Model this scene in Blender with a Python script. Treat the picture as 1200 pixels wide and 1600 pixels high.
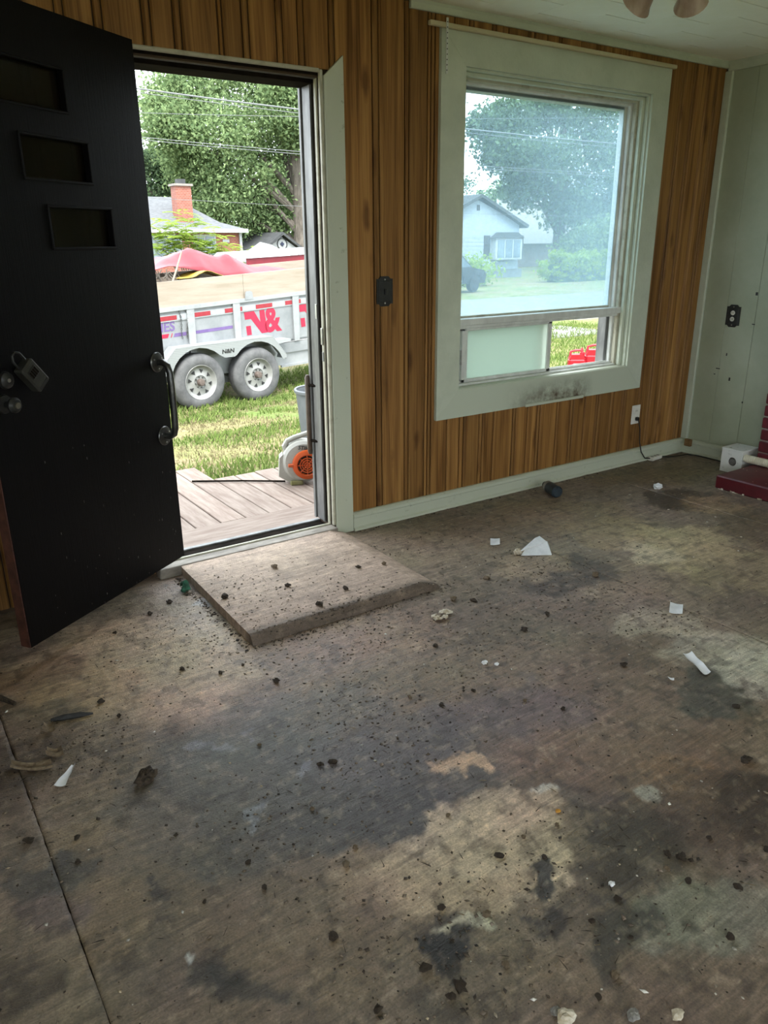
import bpy, bmesh, math, random
import numpy as np
from mathutils import Vector, Matrix
random.seed(7)
rng = np.random.default_rng(11)
for _o in list(bpy.data.objects):
    bpy.data.objects.remove(_o, do_unlink=True)
scene = bpy.context.scene
COL = scene.collection
PI = math.pi

# ---------------------------------------------------------------- camera
F_PX = 1197.0
EYE = np.array([0.0, 0.0, 1.45])
RM = np.array([[0.82588857, -0.19327702, 0.52967166],
               [-0.56377987, -0.2701384, 0.78049824],
               [-0.00776772, -0.94322279, -0.33206991]])   # rows: world axes in camera space
cam_d = bpy.data.cameras.new('camera')
cam = bpy.data.objects.new('camera', cam_d)
COL.objects.link(cam)
cam_d.sensor_fit = 'VERTICAL'
cam_d.sensor_height = 36.0
cam_d.lens = F_PX / 1600.0 * 36.0
cam_d.clip_start = 0.02
cam_d.clip_end = 600
_r, _u, _b = RM[:, 0], -RM[:, 1], -RM[:, 2]
cam.matrix_world = Matrix(((_r[0], _u[0], _b[0], EYE[0]), (_r[1], _u[1], _b[1], EYE[1]),
                           (_r[2], _u[2], _b[2], EYE[2]), (0, 0, 0, 1)))
scene.camera = cam

# ---------------------------------------------------------------- sky, sun, exposure
world = bpy.data.worlds.new('overcast_sky')
scene.world = world
world.use_nodes = True
_wn = world.node_tree.nodes
_bg = _wn['Background']
_bg.inputs[0].default_value = (0.86, 0.94, 1.0, 1)
_bg.inputs[1].default_value = 1.0
sun_d = bpy.data.lights.new('sun', 'SUN')
sun_d.energy = 1.35
sun_d.angle = math.radians(25)
sun_d.color = (1.0, 0.96, 0.88)
sun = bpy.data.objects.new('sun', sun_d)
COL.objects.link(sun)
sun.rotation_euler = (math.radians(34), 0, math.radians(-28))
scene.view_settings.view_transform = 'Standard'
scene.view_settings.look = 'None'
scene.view_settings.gamma = 1.0
scene.view_settings.use_curve_mapping = False
scene.view_settings.exposure = 2.72
scene.cycles.max_bounces = 12
scene.cycles.diffuse_bounces = 6
scene.cycles.transparent_max_bounces = 16

# ---------------------------------------------------------------- helpers
def at(px, py, d):
    """point d metres in front of the lens"""
    return EYE + RM @ (np.array([px - 600.0, py - 800.0, F_PX]) / F_PX * d)

def aty(px, py, Y):
    d = RM @ np.array([px - 600.0, py - 800.0, F_PX])
    return EYE + d * (Y / d[1])

def s2l(c):
    c = c / 255.0
    return c / 12.92 if c <= 0.04045 else ((c + 0.055) / 1.055) ** 2.4

def rgb(r, g, b, k=1.0):
    return (min(s2l(r) * k, 1), min(s2l(g) * k, 1), min(s2l(b) * k, 1), 1)

def N(nt, t, **kw):
    n = nt.nodes.new(t)
    for k, v in kw.items():
        setattr(n, k, v)
    return n

def new_mat(name):
    m = bpy.data.materials.new(name)
    m.use_nodes = True
    return m, m.node_tree, m.node_tree.nodes['Principled BSDF']

def pm(name, c1, c2=None, scale=8.0, rough=0.6, bump=0.0, metal=0.0, stretch=(1, 1, 1), detail=6.0,
       lo=0.35, hi=0.65, rand=0.0, spec=0.4, bscale=None, rot=(0, 0, 0)):
    """two-tone noise paint with optional relief and a little value change from piece to piece"""
    m, nt, b = new_mat(name)
    L = nt.links.new
    tc = N(nt, 'ShaderNodeTexCoord')
    mp = N(nt, 'ShaderNodeMapping')
    mp.inputs['Scale'].default_value = stretch
    mp.inputs['Rotation'].default_value = rot
    L(tc.outputs['Object'], mp.inputs['Vector'])
    ns = N(nt, 'ShaderNodeTexNoise')
    ns.inputs['Scale'].default_value = scale
    ns.inputs['Detail'].default_value = detail
    ns.inputs['Roughness'].default_value = 0.65
    L(mp.outputs[0], ns.inputs['Vector'])
    rp = N(nt, 'ShaderNodeValToRGB')
    rp.color_ramp.elements[0].position = lo
    rp.color_ramp.elements[1].position = hi
    rp.color_ramp.elements[0].color = c1
    rp.color_ramp.elements[1].color = c2 or c1
    L(ns.outputs['Fac'], rp.inputs[0])
    out = rp.outputs[0]
    if rand:
        oi = N(nt, 'ShaderNodeObjectInfo')
        mr = N(nt, 'ShaderNodeMapRange')
        mr.inputs[3].default_value = 1 - rand
        mr.inputs[4].default_value = 1 + rand
        L(oi.outputs['Random'], mr.inputs[0])
        hs = N(nt, 'ShaderNodeHueSaturation')
        L(mr.outputs[0], hs.inputs['Value'])
        L(out, hs.inputs['Color'])
        out = hs.outputs[0]
    L(out, b.inputs['Base Color'])
    b.inputs['Roughness'].default_value = rough
    b.inputs['Metallic'].default_value = metal
    b.inputs['Specular IOR Level'].default_value = spec
    if bump:
        bp = N(nt, 'ShaderNodeBump')
        bp.inputs['Strength'].default_value = bump
        bp.inputs['Distance'].default_value = 0.01
        src = ns
        if bscale:
            src = N(nt, 'ShaderNodeTexNoise')
            src.inputs['Scale'].default_value = bscale
            src.inputs['Detail'].default_value = 4
            L(mp.outputs[0], src.inputs['Vector'])
        L(src.outputs['Fac'], bp.inputs['Height'])
        L(bp.outputs[0], b.inputs['Normal'])
    return m

class MB:
    """collects shapes, then links them as one mesh object"""
    def __init__(s):
        s.v, s.f = [], []
    def add(s, vs, fs):
        o = len(s.v)
        s.v += [tuple(map(float, p)) for p in vs]
        s.f += [tuple(i + o for i in f) for f in fs]
        return s
    def box(s, x0, x1, y0, y1, z0, z1, c=0.0):
        if x0 > x1: x0, x1 = x1, x0
        if y0 > y1: y0, y1 = y1, y0
        if z0 > z1: z0, z1 = z1, z0
        if c <= 0:
            return s.add([(x0, y0, z0), (x1, y0, z0), (x1, y1, z0), (x0, y1, z0), (x0, y0, z1), (x1, y0, z1), (x1, y1, z1), (x0, y1, z1)],
                         [(0, 3, 2, 1), (4, 5, 6, 7), (0, 1, 5, 4), (1, 2, 6, 5), (2, 3, 7, 6), (3, 0, 4, 7)])
        c = min(c, (x1 - x0) * .45, (y1 - y0) * .45, (z1 - z0) * .45)
        bm = bmesh.new()
        bmesh.ops.create_cube(bm, size=1)
        for v in bm.verts:
            v.co = Vector(((x0 + x1) / 2 + v.co.x * (x1 - x0), (y0 + y1) / 2 + v.co.y * (y1 - y0), (z0 + z1) / 2 + v.co.z * (z1 - z0)))
        bmesh.ops.bevel(bm, geom=list(bm.edges), offset=c, segments=1, affect='EDGES')
        bm.verts.index_update()
        s.add([v.co[:] for v in bm.verts], [[v.index for v in f.verts] for f in bm.faces])
        bm.free()
        return s
    def prism(s, pts, axis, a0, a1):
        """polygon (2-D) pushed along an axis: 'y' takes (x,z), 'z' takes (x,y), 'x' takes (y,z)"""
        n = len(pts)
        def P(p, a):
            return {'y': (p[0], a, p[1]), 'z': (p[0], p[1], a), 'x': (a, p[0], p[1])}[axis]
        vs = [P(p, a0) for p in pts] + [P(p, a1) for p in pts]
        fs = [tuple(range(n)), tuple(range(2 * n - 1, n - 1, -1))] + [(i, i + n, (i + 1) % n + n, (i + 1) % n) for i in range(n)]
        return s.add(vs, fs)
    def tube(s, pts, rad, seg=10, cap=True):
        pts = [Vector(p) for p in pts]
        rs = rad if isinstance(rad, (list, tuple)) else [rad] * len(pts)
        vs, fs = [], []
        up = None
        for i, p in enumerate(pts):
            t = (pts[min(i + 1, len(pts) - 1)] - pts[max(i - 1, 0)]).normalized()
            if up is None:
                up = Vector((0, 0, 1)) if abs(t.z) < .9 else Vector((1, 0, 0))
            a = t.cross(up).normalized()
            up = a.cross(t).normalized()
            for k in range(seg):
                an = 2 * PI * k / seg
                vs.append(p + (a * math.cos(an) + up * math.sin(an)) * rs[i])
        for i in range(len(pts) - 1):
            for k in range(seg):
                fs.append((i * seg + k, i * seg + (k + 1) % seg, (i + 1) * seg + (k + 1) % seg, (i + 1) * seg + k))
        if cap:
            fs.append(tuple(range(seg - 1, -1, -1)))
            fs.append(tuple((len(pts) - 1) * seg + k for k in range(seg)))
        return s.add(vs, fs)
    def lathe(s, prof, o=(0, 0, 0), d=(0, 0, 1), seg=32, close=False):
        """profile of (radius, distance along d)"""
        d = Vector(d).normalized()
        a = d.cross(Vector((0, 0, 1)) if abs(d.z) < .9 else Vector((1, 0, 0))).normalized()
        b = d.cross(a).normalized()
        o = Vector(o)
        vs, fs = [], []
        for r, h in prof:
            for k in range(seg):
                an = 2 * PI * k / seg
                vs.append(o + d * h + (a * math.cos(an) + b * math.sin(an)) * max(r, 1e-5))
        m = len(prof)
        for i in range(m if close else m - 1):
            for k in range(seg):
                j = (i + 1) % m
                fs.append((i * seg + k, i * seg + (k + 1) % seg, j * seg + (k + 1) % seg, j * seg + k))
        return s.add(vs, fs)
    def blob(s, c, r, seg=8, rings=5, jit=0.25, sq=(1, 1, 1)):
        vs, fs = [], []
        for i in range(rings + 1):
            th = PI * i / rings
            for k in range(seg):
                ph = 2 * PI * k / seg
                q = r * (1 + random.uniform(-jit, jit))
                vs.append((c[0] + q * sq[0] * math.sin(th) * math.cos(ph), c[1] + q * sq[1] * math.sin(th) * math.sin(ph), c[2] + q * sq[2] * math.cos(th)))
        for i in range(rings):
            for k in range(seg):
                fs.append((i * seg + k, i * seg + (k + 1) % seg, (i + 1) * seg + (k + 1) % seg, (i + 1) * seg + k))
        return s.add(vs, fs)
    def xf(s, M):
        s.v = [tuple(M @ Vector(p)) for p in s.v]
        return s
    def mesh(s, name, mat, smooth=False):
        me = bpy.data.meshes.new(name)
        me.from_pydata(s.v, [], s.f)
        bm = bmesh.new()
        bm.from_mesh(me)
        bmesh.ops.recalc_face_normals(bm, faces=bm.faces)
        bm.to_mesh(me)
        bm.free()
        if mat: me.materials.append(mat)
        if smooth:
            for p in me.polygons: p.use_smooth = True
            me.set_sharp_from_angle(angle=math.radians(35))
        return me
    def build(s, name, mat, parent=None, smooth=False, loc=None):
        o = bpy.data.objects.new(name, s.mesh(name, mat, smooth))
        COL.objects.link(o)
        if parent: o.parent = parent
        if loc is not None: o.location = loc
        return o

def tag(o, label=None, cat=None, group=None, kind=None):
    if label: o['label'] = label
    if cat: o['category'] = cat
    if group: o['group'] = group
    if kind: o['kind'] = kind
    return o

def empty(name, loc=(0, 0, 0), rz=0.0):
    o = bpy.data.objects.new(name, None)
    COL.objects.link(o)
    o.location = tuple(loc)
    o.rotation_euler = (0, 0, rz)
    o.empty_display_size = 0.1
    return o

def box(name, mat, parent, x0, x1, y0, y1, z0, z1, c=0.0):
    return MB().box(x0, x1, y0, y1, z0, z1, c).build(name, mat, parent)

def text_mb(body, size, ext=0.002, bold=0.0, shear=0.0, sx=1.0):
    cu = bpy.data.curves.new('t', 'FONT')
    cu.body = body
    cu.size = size
    cu.extrude = ext
    cu.offset = bold
    cu.shear = shear
    cu.resolution_u = 4
    ob = bpy.data.objects.new('t', cu)
    COL.objects.link(ob)
    dg = bpy.context.evaluated_depsgraph_get()
    dg.update()
    me = bpy.data.meshes.new_from_object(ob.evaluated_get(dg))
    mb = MB()
    mb.add([(v.co.x * sx, v.co.y, v.co.z) for v in me.vertices], [tuple(p.vertices) for p in me.polygons])
    bpy.data.objects.remove(ob)
    bpy.data.curves.remove(cu)
    bpy.data.meshes.remove(me)
    return mb

STAND = Matrix.Rotation(PI / 2, 4, 'X')      # lay-flat text stood up, facing -y

def raw_mesh(name, V, Fc, mat, parent=None, smooth=False):
    """large numpy mesh: V (n,3), Fc (m,k)"""
    me = bpy.data.meshes.new(name)
    k = Fc.shape[1]
    me.vertices.add(len(V))
    me.vertices.foreach_set('co', np.ascontiguousarray(V, dtype=np.float32).ravel())
    me.loops.add(Fc.size)
    me.loops.foreach_set('vertex_index', np.ascontiguousarray(Fc, dtype=np.int32).ravel())
    me.polygons.add(len(Fc))
    me.polygons.foreach_set('loop_start', np.arange(0, Fc.size, k, dtype=np.int32))
    if smooth:
        me.polygons.foreach_set('use_smooth', np.ones(len(Fc), dtype=bool))
    me.update(calc_edges=True)
    me.materials.append(mat)
    o = bpy.data.objects.new(name, me)
    COL.objects.link(o)
    if parent: o.parent = parent
    return o

def vcol(o, name, C):
    a = o.data.color_attributes.new(name, 'FLOAT_COLOR', 'POINT')
    C4 = np.ones((len(C), 4), dtype=np.float32)
    C4[:, :3] = C
    a.data.foreach_set('color', C4.ravel())

_T = np.random.default_rng(3).random((256, 256))
def vnoise(x, y):
    xi, yi = np.floor(x).astype(int), np.floor(y).astype(int)
    fx, fy = x - xi, y - yi
    fx, fy = fx * fx * (3 - 2 * fx), fy * fy * (3 - 2 * fy)
    g = lambda a, b: _T[a & 255, b & 255]
    return (g(xi, yi) * (1 - fx) + g(xi + 1, yi) * fx) * (1 - fy) + (g(xi, yi + 1) * (1 - fx) + g(xi + 1, yi + 1) * fx) * fy
def fbm(x, y, sc, oc=5, seed=0.0):
    s, a, t = 0, 1.0, 0
    for i in range(oc):
        s = s + a * vnoise(x * sc + 17.3 * i + seed * 31.7, y * sc + 9.1 * i + seed * 13.3)
        t += a
        a *= .55
        sc *= 2.07
    return s / t

# ---------------------------------------------------------------- materials
SAGE = pm('sage_paint', (0.44, 0.48, 0.385, 1), (0.52, 0.56, 0.455, 1), 5, 0.55, 0.15, bscale=60)
SAGE_DIRTY = pm('scuffed_sage_paint', (0.20, 0.20, 0.135, 1), (0.47, 0.50, 0.40, 1), 14, 0.55, 0.2, stretch=(1, 1, 1.3), lo=0.24, hi=0.38, detail=10)
WALL_G = pm('pale_green_wall', (0.33, 0.36, 0.26, 1), (0.41, 0.44, 0.335, 1), 2.5, 0.5, 0.12, bscale=45, rand=0.06)
CEIL = pm('ceiling_tile_paint', (0.88, 0.87, 0.70, 1), (0.93, 0.92, 0.78, 1), 4, 0.8, 0.2, bscale=90)
GROOVE = pm('dark_groove', (0.035, 0.018, 0.008, 1), (0.05, 0.028, 0.012, 1), 20, 0.7)
BLACK_MET = pm('black_plate', (0.012, 0.012, 0.012, 1), (0.022, 0.022, 0.022, 1), 30, 0.35)
ALU = pm('weathered_aluminium', (0.085, 0.085, 0.085, 1), (0.20, 0.20, 0.195, 1), 14, 0.42, 0.15, metal=0.35, stretch=(1, 1, .25))
ALU_LIGHT = pm('window_aluminium', (0.52, 0.53, 0.50, 1), (0.68, 0.70, 0.66, 1), 10, 0.5, 0.1, metal=0.0, stretch=(1, 1, .4))
ALU_MID = pm('grey_window_aluminium', (0.42, 0.43, 0.41, 1), (0.52, 0.53, 0.51, 1), 10, 0.5, 0.1, stretch=(1, 1, .4))
IVORY = pm('aged_ivory_paint', (0.22, 0.20, 0.14, 1), (0.40, 0.385, 0.30, 1), 12, 0.5, 0.1, lo=.25, hi=.5)
DARKWOOD = pm('dark_jamb', (0.005, 0.004, 0.003, 1), (0.016, 0.012, 0.009, 1), 12, 0.9, 0.1, stretch=(1, 1, .2), spec=.03)
CHROME = pm('worn_chrome', (0.32, 0.32, 0.31, 1), (0.55, 0.55, 0.53, 1), 15, 0.28, metal=0.9)
WHITE_PL = pm('aged_white_plastic', (0.60, 0.58, 0.52, 1), (0.72, 0.70, 0.64, 1), 12, 0.4)
BATTEN = pm('bare_batten', (0.42, 0.36, 0.22, 1), (0.55, 0.49, 0.33, 1), 10, 0.7, .1, stretch=(.2, 1, 1))
RED_PAINT = pm('red_masonry_paint', (0.065, 0.005, 0.010, 1), (0.12, 0.011, 0.018, 1), 14, 0.5, 0.35, rand=.18)
MORTAR = pm('pale_mortar', (0.30, 0.22, 0.20, 1), (0.42, 0.34, 0.31, 1), 25, 0.85, .3)
PAPER = pm('white_paper', (0.62, 0.63, 0.66, 1), (0.78, 0.79, 0.82, 1), 18, 0.7, .1)
PAPER_OLD = pm('soiled_paper', (0.36, 0.29, 0.19, 1), (0.66, 0.62, 0.54, 1), 30, 0.8, .3)
DIRT = pm('dark_dirt', (0.018, 0.013, 0.009, 1), (0.075, 0.052, 0.035, 1), 60, 0.9, .6)
DIRT_TAN = pm('tan_dirt', (0.10, 0.07, 0.045, 1), (0.24, 0.18, 0.12, 1), 60, 0.9, .6)
BARK = pm('bark', (0.05, 0.042, 0.033, 1), (0.14, 0.12, 0.10, 1), 6, 0.9, .6, stretch=(1, 1, .3))

def wood_mat():
    m, nt, b = new_mat('knotty_pine_panel')
    L = nt.links.new
    tc = N(nt, 'ShaderNodeTexCoord')
    oi = N(nt, 'ShaderNodeObjectInfo')
    add = N(nt, 'ShaderNodeVectorMath', operation='ADD')
    cmb = N(nt, 'ShaderNodeCombineXYZ')
    mul = N(nt, 'ShaderNodeMath', operation='MULTIPLY')
    mul.inputs[1].default_value = 37.0
    L(oi.outputs['Random'], mul.inputs[0]); L(mul.outputs[0], cmb.inputs[2]); L(mul.outputs[0], cmb.inputs[0])
    L(tc.outputs['Object'], add.inputs[0]); L(cmb.outputs[0], add.inputs[1])
    mp = N(nt, 'ShaderNodeMapping'); mp.inputs['Scale'].default_value = (14, 14, 0.55)
    L(add.outputs[0], mp.inputs[0])
    n1 = N(nt, 'ShaderNodeTexNoise'); n1.inputs['Scale'].default_value = 1.6; n1.inputs['Detail'].default_value = 5; n1.inputs['Distortion'].default_value = .6
    L(mp.outputs[0], n1.inputs['Vector'])
    mp2 = N(nt, 'ShaderNodeMapping'); mp2.inputs['Scale'].default_value = (60, 60, 1.1)
    L(add.outputs[0], mp2.inputs[0])
    n2 = N(nt, 'ShaderNodeTexNoise'); n2.inputs['Scale'].default_value = 2.0; n2.inputs['Detail'].default_value = 3; n2.inputs['Distortion'].default_value = 1.0
    L(mp2.outputs[0], n2.inputs['Vector'])
    mx = N(nt, 'ShaderNodeMix', data_type='FLOAT'); mx.inputs[0].default_value = .4
    L(n1.outputs['Fac'], mx.inputs[2]); L(n2.outputs['Fac'], mx.inputs[3])
    rp = N(nt, 'ShaderNodeValToRGB')
    e = rp.color_ramp.elements
    e[0].position = .33; e[0].color = (0.095, 0.04, 0.010, 1)
    e[1].position = .66; e[1].color = (0.37, 0.195, 0.062, 1)
    k = e.new(.5); k.color = (0.25, 0.122, 0.036, 1)
    L(mx.outputs[0], rp.inputs[0])
    # knots
    mp3 = N(nt, 'ShaderNodeMapping'); mp3.inputs['Scale'].default_value = (8.0, .01, 2.6)
    L(add.outputs[0], mp3.inputs[0])
    vo = N(nt, 'ShaderNodeTexVoronoi'); vo.inputs['Scale'].default_value = 1.0; vo.inputs['Randomness'].default_value = 1.0
    n3 = N(nt, 'ShaderNodeTexNoise'); n3.inputs['Scale'].default_value = 9.0
    L(add.outputs[0], n3.inputs['Vector'])
    ad3 = N(nt, 'ShaderNodeVectorMath', operation='MULTIPLY_ADD')
    ad3.inputs[1].default_value = (.25, .25, .25)
    L(n3.outputs['Color'], ad3.inputs[0]); L(mp3.outputs[0], ad3.inputs[2]); L(ad3.outputs[0], vo.inputs['Vector'])
    rk = N(nt, 'ShaderNodeValToRGB')
    rk.color_ramp.elements[0].position = .07; rk.color_ramp.elements[0].color = (1, 1, 1, 1)
    rk.color_ramp.elements[1].position = .21; rk.color_ramp.elements[1].color = (0, 0, 0, 1)
    L(vo.outputs['Distance'], rk.inputs[0])
    mk = N(nt, 'ShaderNodeMath', operation='MULTIPLY'); mk.inputs[1].default_value = .75
    L(rk.outputs[0], mk.inputs[0])
    mc = N(nt, 'ShaderNodeMix', data_type='RGBA')
    mc.inputs[7].default_value = (0.075, 0.028, 0.008, 1)
    L(mk.outputs[0], mc.inputs[0]); L(rp.outputs[0], mc.inputs[6])
    hs = N(nt, 'ShaderNodeHueSaturation')
    mr = N(nt, 'ShaderNodeMapRange'); mr.inputs[3].default_value = .72; mr.inputs[4].default_value = 1.12
    L(oi.outputs['Random'], mr.inputs[0]); L(mr.outputs[0], hs.inputs['Value']); L(mc.outputs[2], hs.inputs['Color'])
    L(hs.outputs[0], b.inputs['Base Color'])
    b.inputs['Roughness'].default_value = .5
    b.inputs['Specular IOR Level'].default_value = .18
    return m
PINE = wood_mat()

# ---------------------------------------------------------------- room shell
YW, XR, ZC = 3.269, 4.84, 2.49
XL, YB = -1.7, -3.2
DO0, DO1, DOH = 0.955, 1.905, 2.13           # door opening
WO0, WO1, WOB, WOT = 2.71, 4.12, 0.68, 2.25   # window opening

wf = MB()
yb0, yb1 = YW + .014, YW + .16
for (a, b, c, d) in ((XL, DO0, -.3, ZC), (DO0, DO1, DOH, ZC), (DO1, WO0, -.3, ZC), (WO0, WO1, -.3, WOB), (WO0, WO1, WOT, ZC), (WO1, XR + .15, -.3, ZC), (DO0, DO1, -.3, 0.0)):
    wf.box(a, b, yb0, yb1, c, d)
wall_front = tag(wf.build('wall_front', GROOVE), 'knotty pine plank panelling around the front door and window', 'wall', kind='structure')
bounds = [XL, -1.45, -1.42, -1.2, -1.17, -1.0, -.85, -.82, -.6, -.57, -.42, -.2, -.17, -.05, .12, .15, .33, .36, .52, .68, .71, .82, .85,
          .954, .987, 1.136, 1.169, 1.258, 1.289, 1.443, 1.462, 1.547, 1.578, 1.701, 1.731, 1.802, 1.832, 1.953, 1.982, 2.176, 2.212, 2.359, 2.384,
          2.493, 2.513, 2.536, 2.651, 2.742, 2.772, 2.889, 2.914, 2.998, 3.151, 3.176, 3.27, 3.353, 3.378, 3.523, 3.643, 3.668, 3.772, 3.88, 3.905, 4.02, 4.13, 4.155,
          4.30, 4.40, 4.425, 4.514, 4.545, 4.646, 4.668, 4.734, 4.762, XR]
for a, b in zip(bounds[:-1], bounds[1:]):
    mid = (a + b) / 2
    segs = [(0.02, ZC - .01)]
    if DO0 < mid < 1.953:
        segs = [(2.162, ZC - .01)]
    elif b > WO0 and a < WO1:
        segs = [(0.02, WOB - .03), (WOT + .03, ZC - .01)]
    for z0, z1 in segs:
        w = .006
        dep = YW + .013
        cz = .006
        pts = [(a + w * .5, dep), (a + w * .5, YW + cz), (a + w * .5 + cz, YW), (b - w * .5 - cz, YW), (b - w * .5, YW + cz), (b - w * .5, dep)]
        o = MB().prism(pts, 'z', z0, z1).build('plank', PINE, wall_front)

wr = MB()
wr.box(XR + .008, XR + .15, YB - .15, YW, -.3, ZC)
wall_right = tag(wr.build('wall_right', GROOVE), 'pale green panelled side wall beside the brick fireplace', 'wall', kind='structure')
pb = [YW, 3.052, 2.847, 2.64, 2.43, 2.22, 2.01, 1.6, 1.2, .8, 0, -1, -2, YB]
for a, b in zip(pb[1:], pb[:-1]):
    g = .0025 if abs(b - 2.847) < .01 or abs(a - 2.847) < .01 else .001
    MB().box(XR, XR + .009, a + g * .5, b - g * .5, 0.0, ZC - .001, .0015).build('panel', WALL_G, wall_right)
# small dents and scuffs on the side wall
for (y, z, w, h) in ((2.965, .56, .012, .022), (3.06, .62, .03, .006), (3.01, .72, .008, .018), (2.86, 1.12, .016, .02), (2.852, .93, .02, .006), (3.08, .58, .012, .006), (2.85, .42, .008, .012)):
    MB().box(XR - .0006, XR + .002, y - w / 2, y + w / 2, z - h / 2, z + h / 2).build('wall_scar', BLACK_MET, wall_right)

# side and back walls: room behind the photographer, window openings added to brighten it
PLAIN = pm('plain_wall_paint', (0.55, 0.55, 0.46, 1), (0.62, 0.62, 0.53, 1), 3, 0.7)
wl = MB()
for (a, b, c, d) in ((YB - .15, -2.7, -.3, ZC), (-2.7, -.7, -.3, .45), (-2.7, -.7, 2.25, ZC), (-.7, YW, -.3, ZC)):
    wl.box(XL - .15, XL, a, b, c, d)
wl.box(-.17, -.07, 1.75, YW - .001, -.009, ZC)      # unseen return wall, added to keep the corner behind the door dark
tag(wl.build('wall_left', PLAIN), 'plain left wall with an added window and added return wall, both unseen', 'wall', kind='structure')
wb = MB()
bw = [(-1.3, 1.3), (2.4, 4.0)]
xs = [XL] + [q for p in bw for q in p] + [XR]
for i in range(0, 6, 2):
    wb.box(xs[i], xs[i + 1], YB - .15, YB, -.3, ZC)
for a, b in bw:
    wb.box(a, b, YB - .15, YB, -.3, .55)
    wb.box(a, b, YB - .15, YB, 2.2, ZC)
tag(wb.build('wall_back', PLAIN), 'plain back wall with two unseen windows added for light', 'wall', kind='structure')

# ceiling: staggered twelve inch tiles where they are seen, plain slab elsewhere
cl = MB().box(XL - .15, XR + .15, YB - .15, YW + .2, ZC + .02, ZC + .2)
cl.box(XL - .15, 1.58, YB - .15, YW, ZC, ZC + .02)
cl.box(1.58, XR, YB - .15, .34, ZC, ZC + .02)
ceiling = tag(cl.build('ceiling', CEIL), 'cream ceiling of staggered fibre tiles', 'ceiling', kind='structure')
MB().box(1.58, XR, .34, YW, ZC + .008, ZC + .019).build('tile_backing', GROOVE, ceiling)
cw, clen = .2965, .325
ci = 0
x = 3.642 - 7 * cw
tile_cache = {}
while x < XR - .01:
    x1 = min(x + cw, XR)
    y = YW - .305 + (0 if ci % 2 == 0 else -.165) + 2 * clen
    while y > .34:
        y0, y1 = max(y - clen, .34), min(y, YW)
        if y1 - y0 > .02:
            key = (round(x1 - x, 3), round(y1 - y0, 3))
            if key not in tile_cache:
                tile_cache[key] = MB().box(0, key[0] - .0006, 0, key[1] - .006, 0, .0075, .0006).mesh('ceiling_tile', CEIL)
            o = bpy.data.objects.new('ceiling_tile', tile_cache[key])
            COL.objects.link(o)
            o.location = (x + .0003, y0 + .003, ZC)
            o.parent = ceiling
        y -= clen
    x += cw
    ci += 1

# crown strips, corner strip, baseboards
def prof_x(pts, x0, x1):
    return MB().prism(pts, 'x', x0, x1)
t = prof_x([(YW + .001, 2.452), (YW - .012, 2.452), (YW - .015, 2.456), (YW - .015, 2.478), (YW - .022, 2.4895), (YW + .001, 2.4895)], 2.38, XR).build('trim_1', SAGE)
tag(t, 'pale green crown strip above the window', 'trim', kind='structure')
t = MB().prism([(XR + .001, 2.437), (XR - .016, 2.437), (XR - .02, 2.446), (XR - .02, 2.472), (XR - .03, 2.4895), (XR + .001, 2.4895)], 'y', .3, YW - .02).build('trim_2', SAGE)
tag(t, 'pale green crown strip along the side wall', 'trim', kind='structure')
t = MB().box(XR - .02, XR + .002, YW - .05, YW + .002, .1, 2.437, .004).build('trim_3', SAGE)
tag(t, 'pale green corner strip between panelling and side wall', 'trim', kind='structure')
bprof = [(.001, 0), (-.03, 0), (-.03, .012), (-.02, .02), (-.02, .068), (-.025, .074), (-.023, .088), (-.012, .098), (.001, .1)]
t = prof_x([(YW + a, b) for a, b in bprof], 2.012, XR).build('baseboard_front', SAGE_DIRTY)
tag(t, 'scuffed pale green baseboard under the pine panelling', 'baseboard', kind='structure')
t = MB().prism([(XR + a, b) for a, b in bprof], 'y', 2.61, YW - .02).build('baseboard_right', SAGE_DIRTY)
tag(t, 'pale green baseboard along the side wall', 'baseboard', kind='structure')

# ---------------------------------------------------------------- door frame
fr = empty('trim_4', ((DO0 + DO1) / 2, YW, 0))
tag(fr, 'worn door frame of ivory stops and bare aluminium edges', 'door frame', kind='structure')
fx = -(DO0 + DO1) / 2
def fb(name, mat, x0, x1, y0, y1, z0, z1, c=.002, parent=fr):
    return MB().box(x0 + fx, x1 + fx, y0 - YW, y1 - YW, z0, z1, c).build(name, mat, parent)
# right side, from the room outwards
fb('stop_bead', IVORY, 1.896, 1.912, 3.262, 3.283, .05, 2.16, .004)
fb('weather_strip', DARKWOOD, 1.899, 1.911, 3.283, 3.296, .05, 2.16)
fb('jamb', IVORY, 1.892, 1.911, 3.296, 3.318, .05, 2.15, .003)
fb('jamb', DARKWOOD, 1.897, 1.911, 3.318, 3.345, .05, 2.14)
fb('edge_bar', ALU, 1.888, 1.911, 3.345, 3.362, .05, 2.12, .002)
fb('edge_bar', ALU, 1.893, 1.911, 3.362, 3.425, .05, 2.12, .002)
fb('edge_bar', DARKWOOD, 1.897, 1.911, 3.425, 3.432, .05, 2.12, .001)
fb('edge_bar', ALU, 1.886, 1.911, 3.432, 3.452, .05, 2.12, .002)
# head
fb('head_jamb', IVORY, DO0, 1.897, 3.262, 3.280, 2.148, 2.164, .004)
fb('head_jamb', DARKWOOD, DO0, 1.90, 3.280, 3.296, 2.138, 2.16)
fb('head_jamb', ALU, DO0, 1.90, 3.296, 3.318, 2.128, 2.15, .003)
fb('head_jamb', DARKWOOD, DO0, 1.90, 3.318, 3.452, 2.112, 2.15)
# left side, behind the leaf
fb('jamb', IVORY, DO0 - .006, DO0 + .012, 3.262, 3.318, .05, 2.15, .003)
fb('jamb', DARKWOOD, DO0 - .006, DO0 + .012, 3.318, 3.452, .05, 2.14)
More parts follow.
